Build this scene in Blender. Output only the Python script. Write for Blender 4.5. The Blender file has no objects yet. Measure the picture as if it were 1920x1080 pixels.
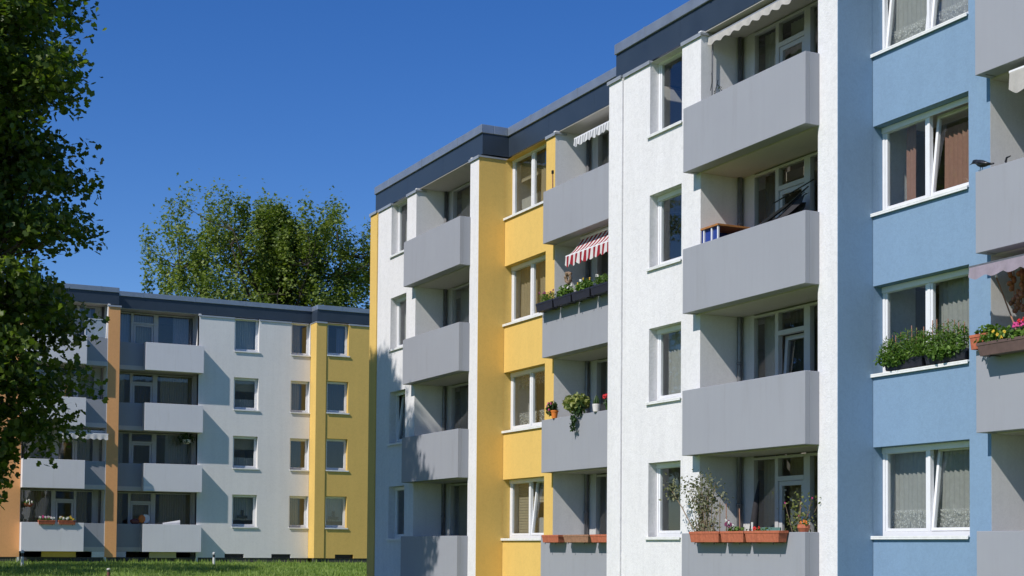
import bpy, math, random
import numpy as np
from mathutils import Vector, Matrix, Euler
PI = math.pi
scene = bpy.context.scene
C = scene.collection

# ------------------------------------------------------------------ camera
CAM_LOC = Vector((0.0, -15.8946, 0.0))
F_PX, CY, PITCH, ROLL, YAW = 2761.758, 931.103, 0.035455, 0.0080044, 1.107823
fwd = Vector((-math.sin(YAW) * math.cos(PITCH), math.cos(YAW) * math.cos(PITCH), math.sin(PITCH)))
rgt = Vector((math.cos(YAW), math.sin(YAW), 0.0))
upv = rgt.cross(fwd)
rgt2 = rgt * math.cos(ROLL) + upv * math.sin(ROLL)
upv2 = upv * math.cos(ROLL) - rgt * math.sin(ROLL)
cam_data = bpy.data.cameras.new('camera')
cam = bpy.data.objects.new('camera', cam_data); C.objects.link(cam)
M = Matrix.Identity(4)
for i in range(3):
    M[i][0] = rgt2[i]; M[i][1] = upv2[i]; M[i][2] = -fwd[i]; M[i][3] = CAM_LOC[i]
cam.matrix_world = M
cam_data.sensor_width = 36.0
cam_data.lens = F_PX / 1920.0 * 36.0
cam_data.shift_y = (CY - 540.0) / 1920.0
cam_data.clip_start = 0.1
cam_data.clip_end = 3000.0
scene.camera = cam

# ------------------------------------------------------------------ light
SUN = Vector((0.215, -0.684, 0.703)).normalized()      # towards the sun
SUN_EL = math.asin(SUN.z)
SUN_ROT = math.atan2(SUN.x, SUN.y)
world = bpy.data.worlds.new("World"); scene.world = world; world.use_nodes = True
wn = world.node_tree; wn.nodes.clear()
sky = wn.nodes.new('ShaderNodeTexSky'); sky.sky_type = 'NISHITA'; sky.sun_disc = False
sky.sun_elevation = SUN_EL; sky.sun_rotation = SUN_ROT
sky.altitude = 1500; sky.air_density = 1.15; sky.dust_density = 0.0; sky.ozone_density = 5.0
bg = wn.nodes.new('ShaderNodeBackground'); bg.inputs[1].default_value = 0.103
wo = wn.nodes.new('ShaderNodeOutputWorld')
hs = wn.nodes.new('ShaderNodeHueSaturation'); hs.inputs['Saturation'].default_value = 1.27; hs.inputs['Hue'].default_value = .514; hs.inputs['Value'].default_value = .95
wn.links.new(sky.outputs[0], hs.inputs['Color']); wn.links.new(hs.outputs[0], bg.inputs[0]); wn.links.new(bg.outputs[0], wo.inputs[0])
sl = bpy.data.lights.new('sun', 'SUN'); sl.energy = 3.85; sl.angle = math.radians(0.53); sl.color = (1.0, 0.955, 0.89)
so = bpy.data.objects.new('sun', sl); C.objects.link(so)
so.rotation_euler = SUN.to_track_quat('Z', 'Y').to_euler()
so.location = (-20, -40, 40)
scene.view_settings.view_transform = 'Standard'; scene.view_settings.look = 'None'
scene.view_settings.exposure = 0.27; scene.view_settings.gamma = 1.0
scene.view_settings.use_curve_mapping = False
cy = scene.cycles
cy.use_denoising = True
cy.max_bounces = 8; cy.diffuse_bounces = 4; cy.glossy_bounces = 4; cy.transparent_max_bounces = 12
cy.caustics_reflective = False; cy.caustics_refractive = False

# ------------------------------------------------------------------ materials
MATS = {}
def nm(name):
    m = bpy.data.materials.new(name); m.use_nodes = True
    nt = m.node_tree; b = nt.nodes['Principled BSDF']
    MATS[name] = m
    return m, nt, b
def lk(nt, a, b): nt.links.new(a, b)
def noise(nt, scale, detail=4.0, rough=.55, vec=None, dim='3D'):
    n = nt.nodes.new('ShaderNodeTexNoise'); n.inputs['Scale'].default_value = scale
    n.inputs['Detail'].default_value = detail; n.inputs['Roughness'].default_value = rough
    if vec is not None: lk(nt, vec, n.inputs['Vector'])
    return n
def coords(nt, scale=(1, 1, 1)):
    t = nt.nodes.new('ShaderNodeTexCoord'); mp = nt.nodes.new('ShaderNodeMapping')
    mp.inputs['Scale'].default_value = scale
    lk(nt, t.outputs['Object'], mp.inputs['Vector']); return mp.outputs['Vector']
def ramp(nt, fac, p0, c0, p1, c1):
    r = nt.nodes.new('ShaderNodeValToRGB'); e = r.color_ramp.elements
    e[0].position = p0; e[0].color = (*c0, 1) if len(c0) == 3 else c0
    e[1].position = p1; e[1].color = (*c1, 1) if len(c1) == 3 else c1
    lk(nt, fac, r.inputs[0]); return r.outputs[0]
def mul(nt, a, b, fac=1.0):
    x = nt.nodes.new('ShaderNodeMix'); x.data_type = 'RGBA'; x.blend_type = 'MULTIPLY'
    x.inputs[0].default_value = fac
    if isinstance(a, tuple): x.inputs[6].default_value = (*a, 1)
    else: lk(nt, a, x.inputs[6])
    lk(nt, b, x.inputs[7]); return x.outputs[2]
def bump(nt, b, h, strength, dist):
    n = nt.nodes.new('ShaderNodeBump'); n.inputs['Strength'].default_value = strength
    n.inputs['Distance'].default_value = dist
    lk(nt, h, n.inputs['Height']); lk(nt, n.outputs[0], b.inputs['Normal']); return n
def plaster(name, col, grain=.5, rough=.9, var=.07, streak=.10, gs=55.0, mott=.04):
    m, nt, b = nm(name)
    v = coords(nt)
    big = noise(nt, .55, 5, .6, v)
    c1 = ramp(nt, big.outputs[0], .3, (1 - var,) * 3, .7, (1, 1, 1))
    vs = coords(nt, (2.2, 2.2, .18))
    st = noise(nt, 1.6, 6, .65, vs)
    c2 = ramp(nt, st.outputs[0], .36, (1 - streak, 1 - streak, 1 - streak * .95), .58, (1, 1, 1))
    fine = noise(nt, gs * .6, 3, .7, v)
    c3 = ramp(nt, fine.outputs[0], .3, (.93, .93, .93), .65, (1, 1, 1))
    tr_ = noise(nt, 7.5, 4, .7, v); tr_.inputs['Distortion'].default_value = 1.2
    c4 = ramp(nt, tr_.outputs[0], .38, (1 - mott,) * 3, .55, (1, 1, 1))
    c = mul(nt, mul(nt, mul(nt, mul(nt, col, c1), c2), c3), c4)
    lk(nt, c, b.inputs['Base Color'])
    b.inputs['Roughness'].default_value = rough; b.inputs['Specular IOR Level'].default_value = .25
    g = noise(nt, gs, 3, .6, v)
    bump(nt, b, g.outputs[0], grain, .012)
    return m
def simple(name, col, rough=.6, metal=0.0, var=.08, scale=8.0, bmp=0.0, spec=.5, bs=40.0):
    m, nt, b = nm(name)
    v = coords(nt); n = noise(nt, scale, 4, .6, v)
    c = ramp(nt, n.outputs[0], .3, tuple(x * (1 - var) for x in col), .7, tuple(min(1, x * (1 + var * .5)) for x in col))
    lk(nt, c, b.inputs['Base Color'])
    r = nt.nodes.new('ShaderNodeMapRange'); r.inputs[3].default_value = max(0, rough - .08); r.inputs[4].default_value = min(1, rough + .08)
    lk(nt, n.outputs[0], r.inputs[0]); lk(nt, r.outputs[0], b.inputs['Roughness'])
    b.inputs['Metallic'].default_value = metal; b.inputs['Specular IOR Level'].default_value = spec
    if bmp:
        g = noise(nt, bs, 3, .6, v); bump(nt, b, g.outputs[0], bmp, .01)
    return m
def leafmat(name, c0, c1, trans=.35, rough=.5, scale=1.2):
    m, nt, b = nm(name)
    geo = nt.nodes.new('ShaderNodeNewGeometry')
    isl = ramp(nt, geo.outputs['Random Per Island'], .0, c0, 1.0, c1)
    v = coords(nt); n = noise(nt, scale, 3, .6, v)
    sh = ramp(nt, n.outputs[0], .32, (.62, .68, .6), .68, (1.15, 1.1, 1.0))
    c = mul(nt, isl, sh)
    lk(nt, c, b.inputs['Base Color']); b.inputs['Roughness'].default_value = rough
    b.inputs['Specular IOR Level'].default_value = .35
    tr = nt.nodes.new('ShaderNodeBsdfTranslucent'); 
    tc = nt.nodes.new('ShaderNodeMix'); tc.data_type = 'RGBA'; tc.blend_type = 'MULTIPLY'; tc.inputs[0].default_value = 1
    lk(nt, c, tc.inputs[6]); tc.inputs[7].default_value = (1.5, 1.7, .6, 1)
    lk(nt, tc.outputs[2], tr.inputs[0])
    mx = nt.nodes.new('ShaderNodeMixShader'); mx.inputs[0].default_value = trans
    out = nt.nodes['Material Output']
    lk(nt, b.outputs[0], mx.inputs[1]); lk(nt, tr.outputs[0], mx.inputs[2]); lk(nt, mx.outputs[0], out.inputs[0])
    return m
def fabric(name, col, trans=.3, fold=0.0, lace=False, stripes=None):
    m, nt, b = nm(name)
    v = coords(nt)
    n = noise(nt, 14, 4, .6, v)
    c = ramp(nt, n.outputs[0], .3, tuple(x * .86 for x in col), .7, col)
    b.inputs['Roughness'].default_value = .95; b.inputs['Specular IOR Level'].default_value = .1
    if stripes:
        w = nt.nodes.new('ShaderNodeTexWave'); w.wave_type = 'BANDS'; w.bands_direction = 'X'
        w.inputs['Scale'].default_value = stripes[1]; w.inputs['Distortion'].default_value = 0
        lk(nt, v, w.inputs['Vector'])
        r = ramp(nt, w.outputs[0], .49, col, .51, stripes[0]); c = r
    lk(nt, c, b.inputs['Base Color'])
    tr = nt.nodes.new('ShaderNodeBsdfTranslucent'); lk(nt, c, tr.inputs[0])
    mx = nt.nodes.new('ShaderNodeMixShader'); mx.inputs[0].default_value = trans
    out = nt.nodes['Material Output']
    lk(nt, b.outputs[0], mx.inputs[1]); lk(nt, tr.outputs[0], mx.inputs[2])
    last = mx.outputs[0]
    if lace:
        vo = nt.nodes.new('ShaderNodeTexVoronoi'); vo.inputs['Scale'].default_value = 26
        lk(nt, v, vo.inputs['Vector'])
        f = ramp(nt, vo.outputs['Distance'], .30, (0, 0, 0), .5, (.75, .75, .75))
        tp = nt.nodes.new('ShaderNodeBsdfTransparent'); m2 = nt.nodes.new('ShaderNodeMixShader')
        lk(nt, f, m2.inputs[0]); lk(nt, last, m2.inputs[1]); lk(nt, tp.outputs[0], m2.inputs[2]); last = m2.outputs[0]
    lk(nt, last, out.inputs[0])
    return m

plaster('white_plaster', (.80, .785, .79), .6, var=.06, streak=.05, gs=30, mott=.07)
plaster('pale_plaster', (.82, .80, .785), .08, var=.05, streak=.04)
plaster('yellow_plaster', (.77, .515, .150), .14, mott=.05, var=.05, streak=.03)
plaster('blue_plaster', (.215, .330, .475), .25, mott=.05, var=.05, streak=.03, gs=45)
plaster('orange_plaster', (.86, .43, .18), .08, var=.05, streak=.03)
plaster('loggia_plaster', (.78, .775, .77), .15, var=.05, streak=.05, gs=60)
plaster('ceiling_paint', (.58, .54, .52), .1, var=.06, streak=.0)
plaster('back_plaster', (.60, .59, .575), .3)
plaster('cream_plaster', (.62, .55, .38), .3)
plaster('plinth_plaster', (.085, .083, .08), .6)
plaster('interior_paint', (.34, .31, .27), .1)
# balcony panels: smooth paint with faint vertical board marks
def panel_paint(name, col):
    m, nt, b = nm(name)
    v = coords(nt, (1, 1, .02)); n = noise(nt, 9, 3, .6, v)
    v2 = coords(nt); n2 = noise(nt, .8, 5, .6, v2)
    vs = coords(nt, (3.0, 3.0, .3)); n3 = noise(nt, 1.5, 6, .7, vs)
    c = mul(nt, mul(nt, mul(nt, col, ramp(nt, n.outputs[0], .3, (.975, .975, .975), .7, (1, 1, 1))),
            ramp(nt, n2.outputs[0], .3, (.95, .95, .955), .7, (1, 1, 1))), ramp(nt, n3.outputs[0], .30, (.94, .935, .92), .45, (1, 1, 1)))
    lk(nt, c, b.inputs['Base Color']); b.inputs['Roughness'].default_value = .62
    bump(nt, b, n.outputs[0], .05, .006)
panel_paint('balcony_paint', (.32, .328, .362))
panel_paint('pale_paint', (.72, .71, .74))
simple('dark_cladding', (.030, .044, .066), .42, .0, .14, 1.3, .04, .5, 3)
simple('coping_metal', (.30, .34, .40), .42, .55, .12, 2.5, .05, .5, 6)
simple('cap_metal', (.42, .44, .47), .45, .4, .12, 3)
simple('white_frame', (.80, .80, .82), .35, 0, .04, 5)
simple('grey_frame', (.52, .51, .51), .45, 0, .05, 5)
simple('white_sill', (.80, .80, .79), .45, 0, .10, 9)
simple('pipe_metal', (.20, .20, .21), .42, .5, .2, 9)
simple('dark_gap', (.03, .03, .03), .9)
simple('terracotta', (.46, .13, .065), .75, 0, .25, 18, .2)
simple('worn_wood', (.33, .17, .10), .8, 0, .3, 14, .3)
simple('orange_pot', (.72, .20, .03), .6, 0, .1, 10)
simple('black_plastic', (.022, .021, .032), .42, 0, .3, 12, .05)
simple('brown_plastic', (.12, .075, .065), .55, 0, .2, 12)
simple('white_ceramic', (.72, .68, .66), .4, 0, .1, 10)
simple('soil', (.035, .024, .016), .95, 0, .3, 30, .6)
simple('bark', (.060, .048, .036), .9, 0, .35, 9, .8, .2, 14)
simple('stem_green', (.07, .10, .03), .7)
simple('dry_stem', (.22, .16, .10), .8)
simple('stake_wood', (.36, .18, .12), .8)
simple('black_metal', (.02, .02, .022), .4, .3)
simple('dark_fabric', (.028, .026, .03), .85, 0, .3, 20, .4)
simple('blue_panel', (.02, .05, .26), .5)
simple('orange_wood', (.40, .17, .05), .55, 0, .25, 12)
simple('light_post', (.62, .62, .60), .4)
simple('red_brown', (.16, .05, .04), .6)
simple('teal_plastic', (.10, .20, .18), .5)
simple('feather_black', (.016, .016, .022), .38, .15, .5, 30, .3, .6)
simple('beak', (.06, .05, .03), .4)
simple('onion_skin', (.34, .13, .06), .55, 0, .5, 30)
simple('petal_pink', (.62, .06, .24), .6)
simple('petal_red', (.60, .015, .02), .6)
simple('petal_white', (.75, .72, .68), .6)
simple('petal_yellow', (.70, .45, .04), .6)
simple('petal_purple', (.20, .03, .10), .6)
simple('roof_gravel', (.16, .16, .15), .95, 0, .3, 40, .5)
simple('toy_white', (.75, .75, .75), .6)
simple('wreath_straw', (.28, .19, .12), .8, 0, .5, 40, .6)
leafmat('maple_leaf', (.038, .078, .012), (.150, .200, .036), .38, .45, .5)
leafmat('far_leaf', (.105, .158, .028), (.235, .285, .06), .30, .55, .35)
leafmat('plant_leaf', (.05, .12, .015), (.16, .26, .05), .3, .5, 6)
leafmat('dark_leaf', (.018, .045, .012), (.05, .10, .03), .2, .5, 6)
leafmat('olive_leaf', (.09, .12, .03), (.24, .25, .08), .25, .5, 6)
leafmat('grey_leaf', (.13, .15, .09), (.26, .25, .17), .25, .6, 6)
leafmat('varieg_leaf', (.10, .15, .03), (.42, .42, .16), .25, .5, 8)
fabric('lace', (.74, .74, .72), .45, lace=True)
fabric('net_curtain', (.62, .62, .60), .5)
fabric('beige_blind', (.40, .35, .26), .25)
fabric('sand_drape', (.36, .29, .19), .25)
fabric('rose_drape', (.40, .22, .17), .3)
fabric('mint_drape', (.30, .44, .42), .4)
fabric('blue_drape', (.18, .22, .36), .35)
fabric('lavender_drape', (.42, .44, .56), .5)
fabric('dark_drape', (.07, .065, .06), .2)
fabric('cream_awning', (.62, .59, .55), .3)
fabric('white_awning', (.78, .78, .78), .3)
fabric('lilac_awning', (.42, .36, .42), .3)
fabric('white_cloth', (.78, .79, .82), .3)
# striped awning cloth: red and white bands along x
fabric('red_awning', (.80, .77, .76), .30, stripes=((.36, .03, .045), 1.52))
fabric('white_stripe_awning', (.80, .80, .80), .30, stripes=((.42, .43, .46), 2.6))
# window glass: thin pane, clear with mirror reflection
m, nt, b = nm('window_glass')
nt.nodes.remove(b)
tp = nt.nodes.new('ShaderNodeBsdfTransparent'); tp.inputs[0].default_value = (.90, .93, .91, 1)
gl = nt.nodes.new('ShaderNodeBsdfGlossy'); gl.inputs['Roughness'].default_value = .015; gl.inputs[0].default_value = (.95, .97, 1, 1)
lw = nt.nodes.new('ShaderNodeLayerWeight'); lw.inputs['Blend'].default_value = .5
pw = nt.nodes.new('ShaderNodeMath'); pw.operation = 'POWER'; pw.inputs[1].default_value = 4.0; lk(nt, lw.outputs['Facing'], pw.inputs[0])
fr = nt.nodes.new('ShaderNodeMapRange'); fr.inputs[3].default_value = .09; fr.inputs[4].default_value = .95; lk(nt, pw.outputs[0], fr.inputs[0])
vv = coords(nt); nn = noise(nt, 1.3, 2, .5, vv)
bp = nt.nodes.new('ShaderNodeBump'); bp.inputs['Strength'].default_value = .08; bp.inputs['Distance'].default_value = .02
lk(nt, nn.outputs[0], bp.inputs['Height']); lk(nt, bp.outputs[0], gl.inputs['Normal'])
mx = nt.nodes.new('ShaderNodeMixShader')
lk(nt, fr.outputs[0], mx.inputs[0]); lk(nt, tp.outputs[0], mx.inputs[1]); lk(nt, gl.outputs[0], mx.inputs[2])
lk(nt, mx.outputs[0], nt.nodes['Material Output'].inputs[0])
# screens: acrylic wind screen
m, nt, b = nm('acrylic')
nt.nodes.remove(b)
tp = nt.nodes.new('ShaderNodeBsdfTransparent'); tp.inputs[0].default_value = (.86, .9, .95, 1)
df = nt.nodes.new('ShaderNodeBsdfPrincipled'); df.inputs['Base Color'].default_value = (.6, .66, .72, 1); df.inputs['Roughness'].default_value = .15
mx = nt.nodes.new('ShaderNodeMixShader'); mx.inputs[0].default_value = .45
lk(nt, tp.outputs[0], mx.inputs[1]); lk(nt, df.outputs[0], mx.inputs[2]); lk(nt, mx.outputs[0], nt.nodes['Material Output'].inputs[0])
# ground
m, nt, b = nm('lawn')
v = coords(nt); n = noise(nt, .35, 6, .65, v); n2 = noise(nt, 9, 5, .7, v)
c = mul(nt, ramp(nt, n.outputs[0], .35, (.13, .19, .045), .65, (.22, .30, .08)), ramp(nt, n2.outputs[0], .3, (.55, .6, .5), .7, (1.1, 1.1, 1)))
lk(nt, c, b.inputs['Base Color']); b.inputs['Roughness'].default_value = .95; b.inputs['Specular IOR Level'].default_value = .1
bump(nt, b, n2.outputs[0], .8, .06)
leafmat('grass_blade', (.15, .24, .055), (.32, .41, .12), .35, .6, .5)

# ------------------------------------------------------------------ mesh helpers
class MB:
    def __init__(s): s.v = []; s.f = []; s.m = []
    def add(s, vs, fs, mi=0):
        o = len(s.v); s.v.extend(vs)
        for f in fs: s.f.append(tuple(o + i for i in f)); s.m.append(mi)
    def box(s, x0, x1, y0, y1, z0, z1, mi=0, skip=()):
        vs = [(x0, y0, z0), (x1, y0, z0), (x1, y1, z0), (x0, y1, z0), (x0, y0, z1), (x1, y0, z1), (x1, y1, z1), (x0, y1, z1)]
        fs = {'b': (0, 3, 2, 1), 't': (4, 5, 6, 7), 'f': (0, 1, 5, 4), 'r': (1, 2, 6, 5), 'k': (2, 3, 7, 6), 'l': (3, 0, 4, 7)}
        s.add(vs, [q for k, q in fs.items() if k not in skip], mi)
    def quad(s, a, b, c, d, mi=0): s.add([a, b, c, d], [(0, 1, 2, 3)], mi)
    def taper(s, cx, cy, z0, z1, w0, d0, w1, d1, mi=0):      # box tapering from bottom (w0,d0) to top (w1,d1)
        vs = []
        for z, w, d in ((z0, w0, d0), (z1, w1, d1)):
            vs += [(cx - w / 2, cy - d / 2, z), (cx + w / 2, cy - d / 2, z), (cx + w / 2, cy + d / 2, z), (cx - w / 2, cy + d / 2, z)]
        s.add(vs, [(0, 3, 2, 1), (4, 5, 6, 7), (0, 1, 5, 4), (1, 2, 6, 5), (2, 3, 7, 6), (3, 0, 4, 7)], mi)
    def tube(s, pts, rads, n=8, mi=0, caps=True):
        pts = [Vector(p) for p in pts]
        if not hasattr(rads, '__len__'): rads = [rads] * len(pts)
        o = len(s.v); prev = None
        for i, p in enumerate(pts):
            if i == 0: t = pts[1] - pts[0]
            elif i == len(pts) - 1: t = pts[-1] - pts[-2]
            else: t = pts[i + 1] - pts[i - 1]
            t.normalize()
            ref = prev if prev is not None else (Vector((1, 0, 0)) if abs(t.x) < .8 else Vector((0, 1, 0)))
            a = (ref - t * ref.dot(t)).normalized(); prev = a; bb = t.cross(a)
            for k in range(n):
                an = 2 * PI * k / n
                s.v.append(tuple(p + a * (math.cos(an) * rads[i]) + bb * (math.sin(an) * rads[i])))
        for i in range(len(pts) - 1):
            for k in range(n):
                k2 = (k + 1) % n
                s.f.append((o + i * n + k, o + i * n + k2, o + (i + 1) * n + k2, o + (i + 1) * n + k)); s.m.append(mi)
        if caps:
            s.f.append(tuple(o + k for k in reversed(range(n)))); s.m.append(mi)
            s.f.append(tuple(o + (len(pts) - 1) * n + k for k in range(n))); s.m.append(mi)
    def lathe(s, cx, cy, prof, n=14, mi=0):
        o = len(s.v)
        for r, z in prof:
            for k in range(n):
                an = 2 * PI * k / n; s.v.append((cx + r * math.cos(an), cy + r * math.sin(an), z))
        for i in range(len(prof) - 1):
            for k in range(n):
                k2 = (k + 1) % n
                s.f.append((o + i * n + k, o + i * n + k2, o + (i + 1) * n + k2, o + (i + 1) * n + k)); s.m.append(mi)
        s.f.append(tuple(o + k for k in reversed(range(n)))); s.m.append(mi)
        s.f.append(tuple(o + (len(prof) - 1) * n + k for k in range(n))); s.m.append(mi)
    def blob(s, c, r, mi=0, seg=8, rings=5, jit=0.0, rng=None):
        c = Vector(c); o = len(s.v)
        if not hasattr(r, '__len__'): r = (r, r, r)
        s.v.append((c.x, c.y, c.z - r[2]))
        for i in range(1, rings):
            ph = -PI / 2 + PI * i / rings
            for k in range(seg):
                an = 2 * PI * k / seg; j = 1 + (rng.uniform(-jit, jit) if rng else 0)
                s.v.append((c.x + r[0] * j * math.cos(ph) * math.cos(an), c.y + r[1] * j * math.cos(ph) * math.sin(an), c.z + r[2] * j * math.sin(ph)))
        s.v.append((c.x, c.y, c.z + r[2])); top = len(s.v) - 1
        for k in range(seg):
            k2 = (k + 1) % seg
            s.f.append((o, o + 1 + k2, o + 1 + k)); s.m.append(mi)
            for i in range(rings - 2):
                a = o + 1 + i * seg; s.f.append((a + k, a + k2, a + seg + k2, a + seg + k)); s.m.append(mi)
            a = o + 1 + (rings - 2) * seg; s.f.append((a + k, a + k2, top)); s.m.append(mi)
    def build(s, name, mats, parent=None, smooth=False, bevel=0.0):
        me = bpy.data.meshes.new(name); me.from_pydata(s.v, [], s.f)
        if isinstance(mats, str): mats = [mats]
        for q in mats: me.materials.append(MATS[q])
        if len(mats) > 1: me.polygons.foreach_set('material_index', s.m)
        if smooth: me.polygons.foreach_set('use_smooth', [True] * len(s.f))
        me.update()
        o = bpy.data.objects.new(name, me); C.objects.link(o)
        if parent is not None: o.parent = parent
        if bevel:
            bv = o.modifiers.new('edge_rounding', 'BEVEL'); bv.width = bevel; bv.segments = 2; bv.limit_method = 'ANGLE'
        return o
def tag(o, label=None, cat=None, group=None, kind=None):
    if label: o['label'] = label
    if cat: o['category'] = cat
    if group: o['group'] = group
    if kind: o['kind'] = kind
    return o
def empty(name, loc, rz=0.0):
    o = bpy.data.objects.new(name, None); C.objects.link(o); o.location = loc; o.rotation_euler = (0, 0, rz)
    o.empty_display_size = .2
    return o

# leaf shapes, in the leaf's own plane (x = across, y = along, tip at +y)
MAPLE = [(0, -.5), (.40, -.24), (.27, .02), (.48, .28), (0, .58), (-.48, .28), (-.27, .02), (-.40, -.24)]
OVAL = [(0, -.5), (.2, -.25), (.26, .05), (.14, .35), (0, .5), (-.14, .35), (-.26, .05), (-.2, -.25)]
LANCE = [(0, -.5), (.1, -.1), (.07, .25), (0, .5), (-.07, .25), (-.1, -.1)]
SPRIG = [(0, -.5), (.40, -.12), (.16, .05), (.06, .55), (-.14, .1), (-.42, .22), (-.2, -.15)]
def leaves_mesh(pos, nrm, size, shape, rng, droop=.3):
    """pos,nrm: (n,3) arrays; every leaf a small folded fan with its own orientation"""
    n = len(pos); S = np.array(shape); k = len(S)
    nrm = nrm / (np.linalg.norm(nrm, axis=1, keepdims=True) + 1e-9)
    t = rng.normal(size=(n, 3)); t[:, 2] -= droop * 2
    t -= nrm * np.sum(t * nrm, axis=1, keepdims=True); t /= (np.linalg.norm(t, axis=1, keepdims=True) + 1e-9)
    bt = np.cross(nrm, t)
    sz = (size * rng.uniform(.65, 1.25, n))[:, None, None]
    fold = rng.uniform(.05, .35, n)[:, None]
    P = pos[:, None, :] + sz * (bt[:, None, :] * S[None, :, 0:1] + t[:, None, :] * S[None, :, 1:2]) \
        + sz * nrm[:, None, :] * (np.abs(S[None, :, 0:1]) * fold[:, :, None])
    cen = pos[:, None, :]
    V = np.concatenate([cen, P], axis=1).reshape(-1, 3)
    base = (np.arange(n) * (k + 1))[:, None]
    i = np.arange(k)
    tri = np.stack([np.zeros(k, int), 1 + i, 1 + (i + 1) % k], axis=1)
    T = (base[:, :, None] + tri[None]).reshape(-1, 3)
    return V, T
def np_mesh(name, V, T, mats, parent=None, smooth=False):
    me = bpy.data.meshes.new(name)
    me.vertices.add(len(V)); me.vertices.foreach_set('co', V.astype(np.float32).ravel())
    me.loops.add(T.size); me.loops.foreach_set('vertex_index', T.astype(np.int32).ravel())
    me.polygons.add(len(T)); me.polygons.foreach_set('loop_start', np.arange(0, T.size, 3, dtype=np.int32))
    me.polygons.foreach_set('loop_total', np.full(len(T), 3, np.int32))
    me.update(calc_edges=True)
    for q in ([mats] if isinstance(mats, str) else mats): me.materials.append(MATS[q])
    o = bpy.data.objects.new(name, me); C.objects.link(o)
    if parent is not None: o.parent = parent
    return o

# ------------------------------------------------------------------ ground
def ground_z(x):
    xs = [-400, -62, -54, -46, -38, -30, 400]; zs = [-.80, -.80, -.98, -1.22, -1.45, -1.6, -1.6]
    return float(np.interp(x, xs, zs))
mb = MB()
gx = [-1500, -400, -200, -120, -90, -80, -74, -68] + [-66 + i for i in range(0, 40)] + [-25, -20, -10, 0, 10, 40, 120, 400, 1500]
gy = [-1500, -400, -150, -80, -50, -40, -30, -25, -20, -16, -12, -8, -4, 0, 4, 8, 12, 20, 40, 80, 150, 400, 1500]
for y in gy:
    for x in gx:
        mb.v.append((x, y, ground_z(x) + (.03 * math.sin(x * .9 + y * .4) if -64 < x < -26 and abs(y) < 30 else 0)))
W = len(gx)
for j in range(len(gy) - 1):
    for i in range(W - 1):
        mb.f.append((j * W + i, j * W + i + 1, (j + 1) * W + i + 1, (j + 1) * W + i)); mb.m.append(0)
tag(mb.build('ground', 'lawn', smooth=True), kind='structure')
# grass blades on the lawn that shows
rng = np.random.default_rng(7)
n = 60000
gxp = rng.uniform(-66.9, -40.5, n); gyp = rng.uniform(-12.5, 12.0, n)
keep = ~((gxp > -42.2) & (gyp > -.3))
gxp = gxp[keep]; gyp = gyp[keep]; n = len(gxp)
gz = np.array([ground_z(x) for x in gxp])
h = rng.uniform(.05, .15, n); an = rng.uniform(0, 2 * PI, n); w = rng.uniform(.012, .035, n)
lean = rng.normal(0, .04, (n, 2))
edge = (gxp < -66.3) | (rng.random(n) < .015); h[edge] *= 1.9
A = np.stack([gxp - np.cos(an) * w, gyp - np.sin(an) * w, gz - .01], 1)
B = np.stack([gxp + np.cos(an) * w, gyp + np.sin(an) * w, gz - .01], 1)
D = np.stack([gxp + lean[:, 0], gyp + lean[:, 1], gz + h], 1)
V = np.stack([A, B, D], 1).reshape(-1, 3); T = np.arange(3 * n).reshape(-1, 3)
tag(np_mesh('grass', V, T, 'grass_blade'), 'rough green lawn grass in front of the far apartment block', 'grass', kind='stuff')

# ------------------------------------------------------------------ building parts (local: x right along facade, y into house, z up)
T0 = .325; ST = 2.75
def TT(k): return T0 + ST * (k - 1)
BH = 1.256
WIN_UP, WIN_DN = 1.446, -.06
WALL_TOP = 10.03; CL0, CL1, CP1 = 10.125, 10.66, 10.885
def wall(mb, x0, x1, z0, z1, y, holes, rev=.20, mi=0, rmi=None, ends=True):
    """flat wall facing -y with rectangular holes (hx0,hx1,hz0,hz1) and their reveals"""
    rmi = mi if rmi is None else rmi
    xs = sorted({x0, x1, *[q for h in holes for q in h[:2]]}); zs = sorted({z0, z1, *[q for h in holes for q in h[2:]]})
    idx = {}
    def V(x, z):
        if (x, z) not in idx: idx[(x, z)] = len(mb.v); mb.v.append((x, y, z))
        return idx[(x, z)]
    for i in range(len(xs) - 1):
        for j in range(len(zs) - 1):
            cx, cz = (xs[i] + xs[i + 1]) / 2, (zs[j] + zs[j + 1]) / 2
            if any(h[0] < cx < h[1] and h[2] < cz < h[3] for h in holes): continue
            mb.f.append((V(xs[i], zs[j]), V(xs[i + 1], zs[j]), V(xs[i + 1], zs[j + 1]), V(xs[i], zs[j + 1]))); mb.m.append(mi)
    for a, b_, c, d in holes:
        y1 = y + rev
        mb.quad((a, y, c), (a, y1, c), (a, y1, d), (a, y, d), rmi)
        mb.quad((b_, y1, c), (b_, y, c), (b_, y, d), (b_, y1, d), rmi)
        mb.quad((a, y1, c), (a, y, c), (b_, y, c), (b_, y1, c), rmi)
        if d < z1 - 1e-6: mb.quad((a, y, d), (a, y1, d), (b_, y1, d), (b_, y, d), rmi)
    if ends:
        t = .28
        mb.quad((x0, y + t, z0), (x0, y, z0), (x0, y, z1), (x0, y + t, z1), mi)
        mb.quad((x1, y, z0), (x1, y + t, z0), (x1, y + t, z1), (x1, y, z1), mi)
        mb.quad((x0, y, z1), (x1, y, z1), (x1, y + t, z1), (x0, y + t, z1), mi)

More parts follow.
